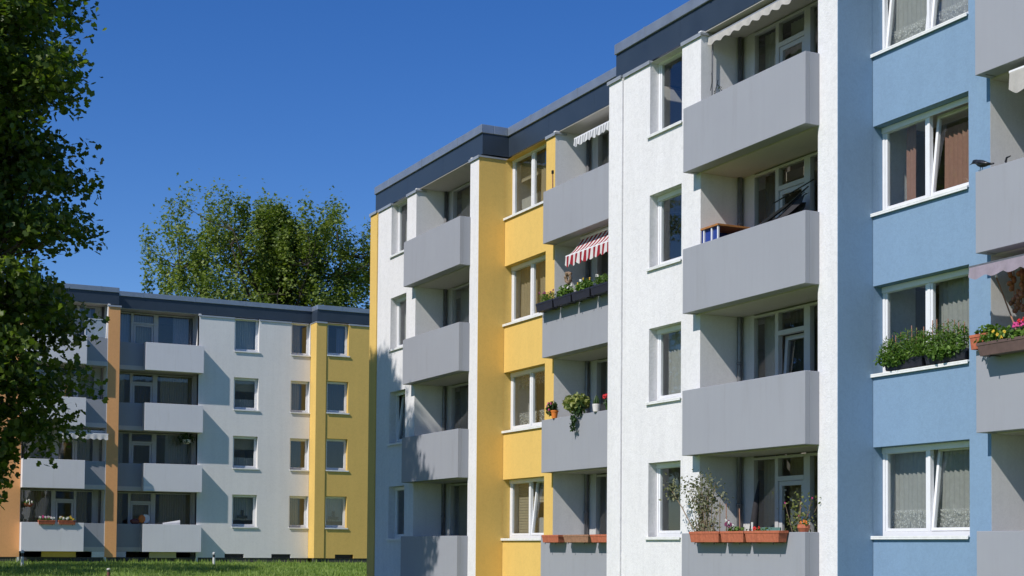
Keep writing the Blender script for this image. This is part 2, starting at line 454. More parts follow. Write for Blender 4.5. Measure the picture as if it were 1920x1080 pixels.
def curtain(root, x0, x1, z0, z1, y, mat, rng, amp=.018, wl=.11, gather=0.0, scallop=0.0):
    mb = MB(); nx = max(8, int((x1 - x0) / .03)); nz = 5
    ph = rng.uniform(0, 6)
    for j in range(nz + 1):
        tz = j / nz; z = z0 + (z1 - z0) * tz
        for i in range(nx + 1):
            tx = i / nx
            g = gather * (1 - tz) * (1 - abs(2 * tz - .6)) * .6
            x = x0 + (x1 - x0) * (tx * (1 - g))
            yy = y + amp * math.sin(2 * PI * x / wl + ph + .4 * math.sin(3 * x)) + .006 * math.sin(37 * x + z * 3)
            zz = z
            if j == 0 and scallop: zz += scallop * abs(math.sin(2 * PI * tx * 2.5))
            mb.v.append((x, yy, zz))
    for j in range(nz):
        for i in range(nx):
            a = j * (nx + 1) + i; mb.f.append((a, a + 1, a + nx + 2, a + nx + 1)); mb.m.append(0)
    return mb.build('curtain', mat, root, smooth=True)

def blind(root, x0, x1, z0, z1, y, mat, slat=.07):
    mb = MB(); z = z0
    while z < z1:
        mb.box(x0, x1, y, y + .012, z, min(z1, z + slat - .008)); z += slat
    o = mb.build('blind', mat, root); o['kind'] = 'stuff'; return o

def ring(mb, x0, x1, z0, z1, y0, y1, w, mi=0, wb=None):
    wb = wb or w
    mb.box(x0, x0 + w, y0, y1, z0, z1, mi); mb.box(x1 - w, x1, y0, y1, z0, z1, mi)
    mb.box(x0 + w, x1 - w, y0, y1, z0, z0 + wb, mi); mb.box(x0 + w, x1 - w, y0, y1, z1 - w, z1, mi)
def tilt_pts(mb, zpiv, ypiv, ang):
    c, s_ = math.cos(ang), math.sin(ang)
    mb.v = [(x, ypiv + (y - ypiv) * c + (z - zpiv) * s_, zpiv + (z - zpiv) * c - (y - ypiv) * s_) for x, y, z in mb.v]

def window(bld, x0, x1, z0, z1, y, rng, sashes=1, tilted=(), dress=None, sill=True, frame='white_frame', sill_l=.07, sill_r=.03, wallproud=.2):
    """one window as a part; frame at depth y, sub-parts sash, pane, sill, curtain"""
    fw = .055
    mb = MB(); ring(mb, x0, x1, z0, z1, y, y + .08, fw, 0, .07)
    xs = [x0 + fw]
    inner = x1 - x0 - 2 * fw
    mw = .06
    for i in range(1, sashes):
        mx = x0 + fw + inner * i / sashes
        mb.box(mx - mw / 2, mx + mw / 2, y, y + .08, z0 + .07, z1 - fw)
        xs += [mx - mw / 2, mx + mw / 2]
    xs.append(x1 - fw)
    # roller blind box at the head
    mb.box(x0 + .001, x1 - .001, y - .02, y - .001, z1 - .10, z1 - .001)
    w = mb.build('window', frame, bld, bevel=.004)
    for i in range(sashes):
        a, b_ = xs[2 * i], xs[2 * i + 1]
        s = MB(); ring(s, a + .004, b_ - .004, z0 + .074, z1 - fw - .004, y + .012, y + .075, .052)
        g = MB(); g.quad((a + .05, y + .045, z0 + .12), (b_ - .05, y + .045, z0 + .12), (b_ - .05, y + .045, z1 - fw - .05), (a + .05, y + .045, z1 - fw - .05))
        if i in tilted:
            tilt_pts(s, z0 + .074, y + .075, math.radians(6.5)); tilt_pts(g, z0 + .074, y + .075, math.radians(6.5))
        s.build('sash', frame, w, bevel=.004); g.build('pane', 'window_glass', w)
        d = dress[i] if isinstance(dress, (list, tuple)) else dress
        yy = y + .24
        A_, B_, Z0, Z1 = a - .03, b_ + .03, z0 + .02, z1
        if d == 'lace': curtain(w, A_, B_, Z0, Z1, yy, 'net_curtain', rng); curtain(w, A_, B_, Z0, Z0 + .42, yy - .05, 'lace', rng, .01)
        elif d == 'net': curtain(w, A_, B_, Z0, Z1, yy, 'net_curtain', rng)
        elif d == 'lace_half': curtain(w, A_, B_, Z0, Z0 + .45, yy, 'lace', rng, .012); curtain(w, A_, B_, Z1 - .42, Z1, yy, 'lace', rng, .01, scallop=.1)
        elif d == 'blind': blind(w, A_, B_, Z0, Z1, yy, 'beige_blind')
        elif d == 'half_blind': blind(w, A_, B_, Z1 - .6, Z1, yy, 'beige_blind'); curtain(w, A_, B_, Z0, Z0 + .5, yy, 'net_curtain', rng)
        elif d == 'sand': curtain(w, A_, A_ + (B_ - A_) * .62, Z0, Z1, yy, 'sand_drape', rng)
        elif d == 'sandfull': curtain(w, A_, B_, Z0, Z1, yy, 'sand_drape', rng, .012, .16)
        elif d == 'rose': curtain(w, A_ + (B_ - A_) * .3, A_ + (B_ - A_) * .48, Z0, Z1, yy, 'rose_drape', rng, .02, .08)
        elif d == 'rosewide': curtain(w, A_ + (B_ - A_) * .1, B_, Z0, Z1 - .3, yy, 'rose_drape', rng, .02, .1)
        elif d == 'mint': curtain(w, A_ + (B_ - A_) * .4, B_, Z0, Z1, yy, 'mint_drape', rng, .025, .12, .3)
        elif d == 'blue': curtain(w, A_ + (B_ - A_) * .55, B_, Z0, Z1 - .2, yy, 'blue_drape', rng, .025, .12, .5)
        elif d == 'dark': curtain(w, A_, B_, Z0, Z1, yy, 'dark_drape', rng)
        elif d == 'candle':
            curtain(w, A_, B_, Z0 + .3, Z1, yy, 'net_curtain', rng)
            q = MB(); cx = (A_ + B_) / 2
            q.box(cx - .25, cx + .25, yy - .1, yy - .06, Z0 + .38, Z0 + .52); q.box(cx - .06, cx + .06, yy - .1, yy - .06, Z0 + .52, Z0 + .78)
            q.build('window_ornament', 'black_metal', w)
    if sill:
        sm = MB(); zt = z0
        sm.box(x0 - sill_l, x1 + sill_r, y - wallproud - .05, y - .001, zt - .030, zt - .002)
        sm.box(x0 - sill_l, x1 + sill_r, y - wallproud - .05, y - wallproud - .035, zt - .06, zt - .031)
        sm.build('sill', 'white_sill', w, bevel=.004)
    return w

def door_wall(bld, x0, x1, k, y, zc, rng, style=0, mirror=False, frame='grey_frame', first=.70):
    """glazed wall with balcony door at the back of a loggia: parts balcony_window, balcony_door"""
    fl = TT(k) - 1.05
    def X(t): return x1 - (t - x0) if mirror else t
    def bx(m, a, b_, *r): a, b_ = X(a), X(b_); m.box(min(a, b_), max(a, b_), *r)
    top = zc - .03
    f = MB()
    L = x1 - x0; s = L / 3.15
    p0, p1, p2, p3, p4, p5 = x0, x0 + first * s, x0 + (first + .10) * s, x0 + (first + .87) * s, x0 + (first + 1.05) * s, x1
    for a, b_ in ((p0, p0 + (.035 if first < 1 else .012)), (p1, p2), (p3, p4), (p5 - .05, p5)): bx(f, a, b_, y - .03, y + .07, fl, top)
    for a, b_ in ((p0 + .035, p1), (p4, p5 - .05)):
        bx(f, a, b_, y - .029, y + .07, top - .05, top); bx(f, a, b_, y - .029, y + .07, fl, fl + .55)
    bx(f, p2, p3, y - .029, y + .07, top - .05, top)
    tz = TT(k) + 1.03
    bx(f, p2, p3, y - .031, y + .07, tz - .045, tz + .045)
    wdw = f.build('balcony_window', frame, bld, bevel=.004)
    for a, b_, z0_, z1_ in ((p0 + .035, p1, fl + .55, top - .05), (p2, p3, tz + .045, top - .05), (p4, p5 - .05, fl + .55, top - .05)):
        g = MB(); A_, B_ = sorted((X(a), X(b_))); g.quad((A_, y + .03, z0_), (B_, y + .03, z0_), (B_, y + .03, z1_), (A_, y + .03, z1_))
        g.build('pane', 'window_glass', wdw)
    A_, B_ = sorted((X(p2), X(p3)))
    d = MB(); ring(d, A_ + .01, B_ - .01, fl + .01, tz - .05, y - .01, y + .055, .085)
    g = MB(); g.quad((A_ + .09, y + .02, fl + .1), (B_ - .09, y + .02, fl + .1), (B_ - .09, y + .02, tz - .13), (A_ + .09, y + .02, tz - .13))
    if style in (2,):
        tilt_pts(d, fl + .01, y + .055, math.radians(4.0)); tilt_pts(g, fl + .01, y + .055, math.radians(4.0))
    dd = d.build('balcony_door', frame, bld, bevel=.004)
    g.build('pane', 'window_glass', dd)
    hd = MB(); hx = B_ - .05 if not mirror else A_ + .05
    hd.box(hx - .012, hx + .012, y - .05, y - .012, TT(k) - .02, TT(k) + .11); hd.build('handle', 'white_frame', dd)
    c0 = ['sand_drape', 'net_curtain', 'beige_blind', 'net_curtain', 'dark_drape'][rng.integers(0, 5)]
    if bld.location.x < -50: c0 = ['sand_drape', 'net_curtain', 'beige_blind', 'lavender_drape'][k - 1]
    c1 = ['dark_drape', 'net_curtain', 'lace', 'sand_drape'][rng.integers(0, 4)]
    a, b_ = sorted((X(p0), X(p1))); curtain(wdw, a, b_ - (b_ - a) * rng.uniform(0, .4), fl + .3, top, y + .25, c0, rng)
    a, b_ = sorted((X(p2), X(p3)))
    if rng.random() < .7: curtain(wdw, a, b_, fl + .1, top, y + .27, c1, rng, .015)
    a, b_ = sorted((X(p4), X(p5))); curtain(wdw, a + (b_ - a) * rng.uniform(.0, .5), b_, fl + .1, top, y + .25, c0, rng)
    return wdw

def balcony(bld, x0, x1, k, front, back, left=True, right=True, mat='balcony_paint'):
    """solid balcony box: front panel hides the slab edge; hollow inside"""
    mb = MB(); t = .10; z0, z1 = TT(k) - BH, TT(k)
    mb.box(x0, x1, front, front + t, z0, z1)
    if left: mb.box(x0, x0 + t, front + t, back, z0, z1)
    if right: mb.box(x1 - t, x1, front + t, back, z0, z1)
    mb.box(x0 + t, x1 - t, front + t, back, z0 + .012, z0 + .20)
    o = mb.build('balcony', mat, bld, bevel=.007)
    return o

def cladding(bld, segs, x0, x1, y, left_end=True):
    """dark fascia panels with a metal coping on top"""
    n = max(1, round((x1 - x0) / 2.35)); w = (x1 - x0) / n
    for i in range(n):
        mb = MB(); mb.box(x0 + i * w + .002, x0 + (i + 1) * w - .002, y, y + .05, CL0, CL1); mb.build('cladding_panel', 'dark_cladding', bld)

def seams(bld, x0, x1, y):
    x = x0 + 1.2
    while x < x1 - .2:
        mb = MB(); mb.box(x - .03, x + .03, y - .006, y + .36, CL1 + .0, CP1 + .006); mb.build('coping_joint', 'coping_metal', bld); x += 2.4
def cap(bld, x0, x1, y0, y1):
    mb = MB(); mb.box(x0, x1, y0, y1, WALL_TOP + .002, WALL_TOP + .045); mb.box(x0, x1, y0, y0 + .012, WALL_TOP - .03, WALL_TOP + .001)
    mb.build('wall_cap', 'cap_metal', bld)

RD = .75     # how far the coloured sections step back
LD = .963    # loggia depth
GB = -1.95   # bottom of walls

def loggia(bld, lx0, lx1, y, rng, bal=None, mirror=False, pipe=True, base=True, styles=None, wallpiece=.43, recess_parapet=None, paint='balcony_paint', first=.70):
    """recess with side walls, back wall, ceilings, balconies and doors on four floors"""
    yb = y + LD
    mb = MB()
    lm = 0
    # side walls (10 cm skins), back wall strip beside the glazing
    mb.quad((lx0, y, GB), (lx0, yb, GB), (lx0, yb, CL0), (lx0, y, CL0)) if False else None
    mb.box(lx0 - .10, lx0, y + .003, yb + .1, GB, CL0 - .002)
    mb.box(lx1, lx1 + .10, y + .003, yb + .1, GB, CL0 - .002)
    wx0, wx1 = (lx0 + wallpiece, lx1) if not mirror else (lx0, lx1 - wallpiece)
    mb.build('loggia_wall', 'loggia_plaster', bld)
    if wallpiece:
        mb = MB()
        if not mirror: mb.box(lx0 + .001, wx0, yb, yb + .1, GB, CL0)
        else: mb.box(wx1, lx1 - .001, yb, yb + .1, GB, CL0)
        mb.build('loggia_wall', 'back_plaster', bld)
    for k in range(1, 5):
        zc = TT(k + 1) - BH if k < 4 else CL0 - .02
        if styles and styles[k - 1] == 'x': continue
        door_wall(bld, wx0, wx1, k, yb, zc, rng, (styles[k - 1] if styles else 0), mirror, first=first)
        # ceiling of this loggia = underside of the slab above
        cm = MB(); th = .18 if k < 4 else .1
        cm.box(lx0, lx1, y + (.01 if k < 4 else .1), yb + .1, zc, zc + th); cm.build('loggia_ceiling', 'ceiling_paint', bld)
    if pipe:
        p = MB(); px = lx0 + .065 if not mirror else lx1 - .065
        p.tube([(px, yb - .085, GB), (px, yb - .085, CL0 - .03)], .048, 12)
        for k in range(1, 5): p.tube([(px, yb - .085, TT(k) + .55), (px, yb - .085, TT(k) + .60)], .056, 12)
        p.build('downpipe', 'pipe_metal', bld, smooth=True)
    if bal:
        for k in range(1, 5):
            if recess_parapet:
                a, b_ = recess_parapet
                m2 = MB(); m2.box(a, b_, y + .02, y + .12, TT(k) - BH, TT(k)); m2.build('recessed_parapet', 'balcony_paint', bld)
            balcony(bld, bal[0], bal[1], k, y + bal[2], y - .002, True, True, paint)
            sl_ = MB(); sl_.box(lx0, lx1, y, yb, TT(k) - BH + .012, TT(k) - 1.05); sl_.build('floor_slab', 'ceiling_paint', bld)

def rooms(bld, x0, x1, y0, depth, back_wall_skip=()):
    """dim inside of the house behind the glass: floors, cross walls, back wall"""
    mb = MB()
    mb.box(x0, x1, y0 + depth, y0 + depth + .1, GB, CL0)
    for k in range(1, 6):
        z = TT(k) - BH if k < 5 else CL0 - .01
        mb.box(x0, x1, y0, y0 + depth, z + .02, z + .2)
    return mb

# =================================================================== MAIN BLOCK (right)
rngm = np.random.default_rng(3)
main = tag(empty('apartment_building', (0, 0, 0)), 'near four-storey block stepping between white, yellow and blue sections with grey balconies', 'apartment building')

def wmodule(bld, x0, mat, strip_mat, side_mat, rng, dresses, tilts, styles, first=.70):
    # party strip
    mb = MB(); mb.box(x0, x0 + .54, -.035, .30, GB, WALL_TOP); mb.build('party_wall', strip_mat, bld, bevel=.01)
    # wall with windows
    wx0, wx1 = x0 + 1.617, x0 + 2.812
    holes = [(wx0, wx1, TT(k) + WIN_DN, (TT(k) + WIN_UP) if k < 4 else WALL_TOP) for k in range(1, 5)]
    mb = MB(); wall(mb, x0 + .562, x0 + 3.48, GB, WALL_TOP, 0, holes); 
    mb.box(x0 + .542, x0 + .5615, .02, .28, GB, WALL_TOP)
    mb.build('wall', mat, bld)
    for k in range(1, 5):
        zt = TT(k) + WIN_UP if k < 4 else CL0 - .03
        window(bld, wx0 + .002, wx1 - .002, TT(k) + WIN_DN + .002, zt - .003, .20, rng, 1, tilts.get(k, ()), dresses[k - 1])
    # pillar
    mb = MB(); mb.box(x0 + 7.08, x0 + 7.598, 0, RD + LD, GB, WALL_TOP); mb.build('pillar', mat, bld, bevel=.01)
    mb = MB(); mb.box(x0 + 7.6, x0 + 7.612, .004, RD + .19, GB, WALL_TOP - .001); mb.build('side_wall', side_mat, bld)
    loggia(bld, x0 + 3.482, x0 + 7.078, 0, rng, (x0 + 3.33, x0 + 7.125, -.305), styles=styles, first=first)
    cladding(bld, None, x0 + .08, x0 + 7.62, .09)
    # return of the fascia on the right end
    mb = MB(); mb.box(x0 + 7.58, x0 + 7.622, .142, RD + .088, CL0, CL1 - .001); mb.build('cladding_panel', 'dark_cladding', bld)
    mb = MB(); mb.box(x0 + .07, x0 + 7.64, .045, .40, CL1 + .002, CP1); mb.box(x0 + 7.55, x0 + 7.64, .402, RD + .043, CL1 + .003, CP1 - .001)
    mb.box(x0 + .09, x0 + 7.60, .142, .4, CL0, CL1)
    mb.build('coping', 'coping_metal', bld, bevel=.012)
    seams(bld, x0 + .1, x0 + 7.5, .045)
    cap(bld, x0 - .03, x0 + .545, -.075, .3); cap(bld, x0 + .58, wx0 + .02, -.04, .3); cap(bld, wx1, x0 + 3.52, -.04, .3); cap(bld, x0 + 7.04, x0 + 7.64, -.04, RD + .12)

def rmodule(bld, x0, mat, rng, dresses, tilts, styles, x_end=None):
    y = RD
    wx0, wx1 = x0 + .013, x0 + 2.27
    xe = x_end if x_end is not None else x0 + 6.644
    holes = [(wx0, wx1, TT(k) + WIN_DN, (TT(k) + WIN_UP) if k < 4 else WALL_TOP) for k in range(1, 5)]
    mb = MB(); wall(mb, x0 + .0125, x0 + 2.73, GB, WALL_TOP, y, holes, ends=True); mb.build('wall', mat, bld)
    for k in range(1, 5):
        zt = TT(k) + WIN_UP if k < 4 else CL0 - .03
        window(bld, wx0 + .004, wx1 - .002, TT(k) + WIN_DN + .002, zt - .003, y + .20, rng, 2, tilts.get(k, ()), dresses[k - 1], sill_l=.03, sill_r=.01)
    loggia(bld, x0 + 2.732, xe, y, rng, (x0 + 2.76, xe - .004, -.335), styles=styles, first=1.1)
    cladding(bld, None, x0 - .03, xe + .05, y + .09)
    mb = MB(); mb.box(x0 - .05, xe + .06, y + .045, y + .40, CL1 + .002, CP1); mb.box(x0 - .02, xe + .06, y + .142, y + .4, CL0, CL1)
    mb.build('coping', 'coping_metal', bld, bevel=.012)
    seams(bld, x0 + .1, xe - .1, y + .045)
    cap(bld, wx1, x0 + 2.77, y - .04, y + .3)

XA = -41.491; P = 14.254
wmodule(main, XA, 'white_plaster', 'yellow_plaster', 'yellow_plaster', rngm,
        [None, 'lace', 'net', 'net'], {2: (0,)}, [0, 0, 0, 0], first=1.35)
rmodule(main, XA + 7.61, 'yellow_plaster', rngm,
        [['blind', 'half_blind'], ['lace_half', 'lace_half'], ['sandfull', 'sandfull'], ['half_blind', 'sand']], {1: (1,)}, [0, 0, 0, 0])
wmodule(main, XA + P, 'white_plaster', 'white_plaster', 'blue_plaster', rngm,
        ['blue', 'net', 'mint', 'blue'], {}, [0, 2, 0, 0])
rmodule(main, XA + P + 7.61, 'blue_plaster', rngm,
        [['lace', 'lace'], [None, 'net'], ['rose', 'rosewide'], ['lace', 'lace']], {1: (1,), 3: (1,), 4: (0, 1)}, [0, 0, 0, 0])
# next white section, outside the frame to the right: its wall only
XE = XA + 2 * P
mb = MB(); mb.box(XE, XE + 3.4, 0, 2.0, GB, WALL_TOP); mb.build('wall', 'white_plaster', main)
# hollow of the house
mb = rooms(main, XA + .3, XE + 3.3, 1.9, 3.4)
for x in (XA + 3.6, XA + 7.3, XA + 10.4, XA + 14.0, XA + P + 3.6, XA + P + 7.3, XA + P + 10.4, XE - .3):
    mb.box(x - .06, x + .06, .35 if (x - XA) % P < 8 and (x - XA) % P > 3 and False else 1.85, 5.3, GB, CL0)
mb.build('interior', 'interior_paint', main)
mb = MB()
mb.box(XA + .02, XA + .30, .31, 12, GB, CL1); mb.box(XA + .3, XE + 3.3, 11.7, 12, GB, CL1)
mb.box(XE + 3.12, XE + 3.4, 2.01, 11.69, GB, CL1)
# floors and skins between window zone and rooms so that no daylight leaks
for (a, b_, y0) in ((XA + .3, XA + 3.37, .3), (XA + 7.63, XA + 10.33, RD + .3), (XA + P + .3, XA + P + 3.37, .3), (XA + P + 7.63, XA + P + 10.33, RD + .3)):
    for k in range(1, 5):
        mb.box(a, b_, y0, 1.89, TT(k) - BH + .02, TT(k) - BH + .2)
mb.build('rear_wall', 'white_plaster', main)
mb = MB(); mb.box(XA + .3, XE + 3.1, RD + .5, 11.69, CL0 + .3, CL0 + .4)
for (a, b_) in ((XA + .3, XA + 7.5), (XA + P + .3, XA + P + 7.5)): mb.box(a, b_, .401, RD + .499, CL0 + .3, CL0 + .4)
for (a, b_) in ((XA + .3, XA + 3.37), (XA + P + .3, XA + P + 3.37)): mb.box(a, b_, .27, RD + .9, CL0 + .02, CL0 + .1)
mb.build('roof', 'roof_gravel', main)
# plinth
mb = MB(); mb.box(XA, XE + 3.4, -.0, .0 + .02, -2.2, GB); mb.build('plinth', 'plinth_plaster', main)

# =================================================================== FAR BLOCK (left)
rngl = np.random.default_rng(11)
FX, FZ = -67.354, .662
far = tag(empty('apartment_building', (FX, 0, FZ), PI / 2), 'far four-storey block across the lawn with orange, pale grey and yellow sections', 'apartment building')
FG = -1.18    # bottom of the painted wall (local z); dark plinth below
GBs = GB; GB = -1.7
def fwin(x0, x1, y, dresses, sashes=1, tilts={}):
    for k in range(1, 5):
        zt = TT(k) + WIN_UP if k < 4 else CL0 - .03
        window(far, x0 + .002, x1 - .002, TT(k) + WIN_DN + .002, zt - .003, y + .20, rngl, sashes, tilts.get(k, ()), dresses[k - 1], sill_l=.02, sill_r=.06)
def wh(x0, x1): return [(x0, x1, TT(k) + WIN_DN, (TT(k) + WIN_UP) if k < 4 else WALL_TOP) for k in range(1, 5)]
# pale grey section, recess plane y=0, x -2.33 .. 6.85
mb = MB(); wall(mb, 1.44, 6.85, FG, WALL_TOP, 0, wh(3.12, 4.31) + wh(5.89, 6.83) + [(2.80, 3.72, FG, -1.0), (5.05, 6.0, FG, -1.0)])
mb.build('wall', 'pale_plaster', far)
fwin(3.12, 4.31, 0, ['candle', 'half_blind', 'half_blind', 'net']); fwin(5.89, 6.83, 0, ['sand', 'dark', 'sand', 'sand'])
# cellar windows
for a, b_, yy in ((2.80, 3.72, 0), (5.05, 6.0, 0), (7.93, 8.86, -.8)):
    mb = MB(); mb.box(a + .002, b_ - .002, yy + .16, yy + .2, FG - .28, -1.0 - .002); ring(mb, a + .01, b_ - .01, FG - .26, -1.01, yy + .14, yy + .159, .03)
    mb.build('cellar_window', 'black_metal', far)
# loggia: x -2.33..1.44, recessed parapet at left, box at right
loggia(far, -2.33, 1.44, 0, rngl, (-1.10, 1.575, -.43), mirror=False, pipe=False, wallpiece=0, styles=[0, 0, 0, 0], recess_parapet=(-2.33, -.9), paint='pale_paint')
# orange pillar (proud .8)
FP = -.8
mb = MB(); mb.box(-2.86, -2.33, FP, .0, FG, WALL_TOP); mb.build('pillar', 'orange_plaster', far, bevel=.01)
mb = MB(); mb.box(-2.872, -2.861, FP + .004, .2, FG, WALL_TOP - .001); mb.build('side_wall', 'white_plaster', far)
# white bay x -6.47..-2.87 in the proud plane
loggia(far, -6.47, -2.875, FP, rngl, (-6.47, -3.84, -.43), mirror=True, pipe=True, wallpiece=.35, styles=[0, 0, 0, 0], recess_parapet=(-4.0, -2.88), paint='pale_paint')
mb = MB(); mb.box(-14.0, -6.48, FP, FP + .3, FG, WALL_TOP); mb.build('wall', 'orange_plaster', far)
# yellow section (proud .8): pilaster 6.85..7.36 and wall
mb = MB(); mb.box(6.86, 7.37, FP - .035, .21, FG, WALL_TOP); mb.build('party_wall', 'yellow_plaster', far, bevel=.01)
mb = MB(); wall(mb, 7.39, 14.0, FG, WALL_TOP, FP, wh(7.42, 8.5) + wh(11.2, 12.4) + [(7.93, 8.86, FG, -1.0)]); mb.box(7.371, 7.389, FP + .02, FP + .28, FG, WALL_TOP)
mb.build('wall', 'yellow_plaster', far)
fwin(7.42, 8.5, FP, ['candle', None, 'dark', 'blue']); fwin(11.2, 12.4, FP, ['net'] * 4)
# plinth and painted pieces between cellar windows under the balcony
mb = MB(); mb.box(-14, -6.48, FP + .03, FP + .2, GB, FG); mb.box(-2.86, -2.33, FP + .03, .1, GB, FG); mb.box(-2.32, 6.85, .03, .2, GB, FG - .002); mb.box(6.86, 14, FP + .03, FP + .2, GB, FG - .002)
mb.box(-6.46, -2.88, FP + .03, FP + .2, GB, FG - .002)
mb.build('plinth', 'plinth_plaster', far)
mb = MB(); mb.box(-.70, .52, -.06, .02, FG - .02, TT(1) - BH); mb.build('wall', 'cream_plaster', far)
mb = MB(); mb.box(-5.55, -4.1, FP - .06, FP + .02, FG, TT(1) - BH); mb.build('wall', 'yellow_plaster', far)
mb = MB(); mb.box(-2.33, -1.75, -.01, .1, FG, TT(1) - BH - .001); mb.box(-3.4, -2.88, FP - .01, FP + .1, FG, TT(1) - BH - .001); mb.build('wall', 'white_plaster', far)
# roof edge
for a, b_, yy in ((-14, -2.38, FP), (-2.378, 6.93, 0), (6.93, 14, FP)):
    cladding(far, None, a, b_, yy + .09)
    mb = MB(); mb.box(a - (.0 if yy else .0), b_, yy + .045, yy + .4, CL1 + .002, CP1); mb.box(a + .02, b_ - .02, yy + .142, yy + .4, CL0, CL1)
    mb.build('coping', 'coping_metal', far, bevel=.012); seams(far, a, b_, yy + .045)
for x in (-2.42, 6.93):
    mb = MB(); mb.box(x, x + .04, FP + .142, .088, CL0, CL1); mb.build('cladding_panel', 'dark_cladding', far)
    mb = MB(); mb.box(x - .01, x + .08, FP + .402, .043, CL1 + .002, CP1 - .001); mb.build('coping', 'coping_metal', far)
cap(far, -2.90, -2.29, FP - .04, .0); cap(far, 1.42, 3.12, -.04, .3); cap(far, 4.31, 5.89, -.04, .3); cap(far, 6.84, 7.39, FP - .075, .1); cap(far, 8.5, 11.2, FP - .04, FP + .3); cap(far, -14, -6.44, FP - .04, FP + .3)
# body
mb = rooms(far, -13.8, 13.8, 1.3, 3.0)
for x in (-6.5, -2.6, 1.6, 5.0, 7.2): mb.box(x - .06, x + .06, .25, 4.3, GB, CL0)
for a, b_, y0 in ((1.55, 6.85, .3), (7.4, 13.8, -.5)):
    for k in range(1, 5): mb.box(a, b_, y0, 1.29, TT(k) - BH + .02, TT(k) - BH + .2)
mb.build('interior', 'interior_paint', far)
mb = MB(); mb.box(-14, -13.72, FP + .31, 12, GB, CL1); mb.box(13.72, 14, FP + .31, 12, GB, CL1); mb.box(-13.71, 13.71, 11.7, 12, GB, CL1); mb.build('rear_wall', 'white_plaster', far)
mb = MB(); mb.box(-13.7, 13.7, .402, 11.69, CL0 + .3, CL0 + .4); mb.box(-13.7, -2.45, FP + .402, .401, CL0 + .3, CL0 + .4); mb.box(7.0, 13.7, FP + .402, .401, CL0 + .3, CL0 + .4)
mb.box(1.5, 6.85, .27, 1.3, CL0 + .02, CL0 + .1); mb.box(7.4, 13.7, FP + .27, 1.3, CL0 + .02, CL0 + .1)
mb.build('roof', 'roof_gravel', far)
GB = GBs
#TREES
# ------------------------------------------------------------------ trees
def tree(label, base, top, zlow, rx, ry, nspray, nleaf, leaf, shape, mat, seed, trunk_r=.28, spray=(.75, .35), profile=None, group=None, limbs=7, upright=0.0, shell=.45, name='tree', uneven=0.0):
    rng = np.random.default_rng(seed); rnd = random.Random(seed)
    root = tag(empty(name, base), label, 'tree', group)
    H = top; zc = (zlow + top) / 2; rz = (top - zlow) / 2
    cen = []
    tries = 0
    while len(cen) < nspray:
        t = rng.random(); an = rng.uniform(0, 2 * PI)
        r = rng.uniform(shell, 1.0) if rng.random() < .8 else rng.random() * shell
        lump = 1 + .13 * math.sin(3 * an + seed + 2.2 * t) + .10 * math.sin(9 * t + 2 * an + seed * 1.7) + .06 * math.sin(21 * t + 5 * an)
        pr = np.interp(t, profile[0], profile[1])
        tuft = 1 - uneven * (.5 + .5 * math.sin(5.3 * math.sin(an + .4) + 7 * r + seed)) * t
        cen.append(np.array([math.cos(an) * rx * r * lump * pr, math.sin(an) * ry * r * lump * pr, zlow + (top - zlow) * t * tuft]))
    cen = np.array(cen)
    # trunk and limbs
    mb = MB()
    tt = top * .78
    trunk_pts = [(0, 0, -.3), (.05, .02, top * .1), (.12, -.06, top * .3), (.05, .05, top * .5), (-.05, .1, tt)]
    mb.tube(trunk_pts, [trunk_r * 1.35, trunk_r, trunk_r * .82, trunk_r * .55, trunk_r * .15], 10)
    mb.build('trunk', 'bark', root, smooth=True)
    mb = MB()
    heads = []
    for i in range(limbs):
        an = 2 * PI * i / limbs + rnd.uniform(-.3, .3); f = rnd.uniform(.45, .8)
        hz = zlow + (top - zlow) * rnd.uniform(.25, .9)
        z0 = max(top * .12, hz - (2.5 + upright * 5) * rnd.uniform(.7, 1.2))
        ex, ey = math.cos(an) * rx * f, math.sin(an) * ry * f
        pts = [(0.05, 0, z0), (ex * .35, ey * .35, z0 + (hz - z0) * (.35 + .1 * upright)), (ex * .75, ey * .75, z0 + (hz - z0) * .75), (ex, ey, hz)]
        mb.tube(pts, [trunk_r * .45, trunk_r * .33, trunk_r * .2, trunk_r * .08], 7)
        heads += [Vector(p) for p in pts[1:]]
    for z in np.linspace(top * .3, tt, 6): heads.append(Vector((0, 0, z)))
    for c in cen:
        cv = Vector(c); h = min(heads, key=lambda q: (q - cv).length + max(0, q.z - cv.z) * 1.5)
        mid = (h + cv) / 2 + Vector((rnd.uniform(-.2, .2), rnd.uniform(-.2, .2), -.15 + .1 * upright))
        mb.tube([h, mid, cv], [trunk_r * .10, trunk_r * .07, trunk_r * .03], 4, caps=False)
    o = mb.build('branches', 'bark', root, smooth=True); o['kind'] = 'stuff'
    # leaves
    per = nleaf // len(cen)
    P_, N_ = [], []
    for c in cen:
        out = c - np.array([0, 0, zc]); out = out / (np.linalg.norm(out) + 1e-6)
        m = int(per * rng.uniform(.5, 1.5)); s = spray[0] * rng.uniform(.6, 1.35); hgt = spray[1] * rng.uniform(.7, 1.3)
        q = np.clip(rng.normal(size=(m, 3)), -1.45, 1.45) * np.array([s, s, hgt]) * .55
        rr = np.hypot(q[:, 0], q[:, 1]); q[:, 2] -= rr * .25 * (1 - upright)
        if upright: q[:, 2] += np.abs(rng.normal(size=m)) * upright * .6
        q += out * rng.uniform(-.2, .5, (m, 1)) * s
        P_.append(c + q)
        nn_ = rng.normal(size=(m, 3)) * .65 + out * .35 + np.array([0, 0, .75]); N_.append(nn_)
    V, T = leaves_mesh(np.concatenate(P_), np.concatenate(N_), leaf, shape, rng)
    o = np_mesh('crown', V, T, mat, root); o['kind'] = 'stuff'
    return root

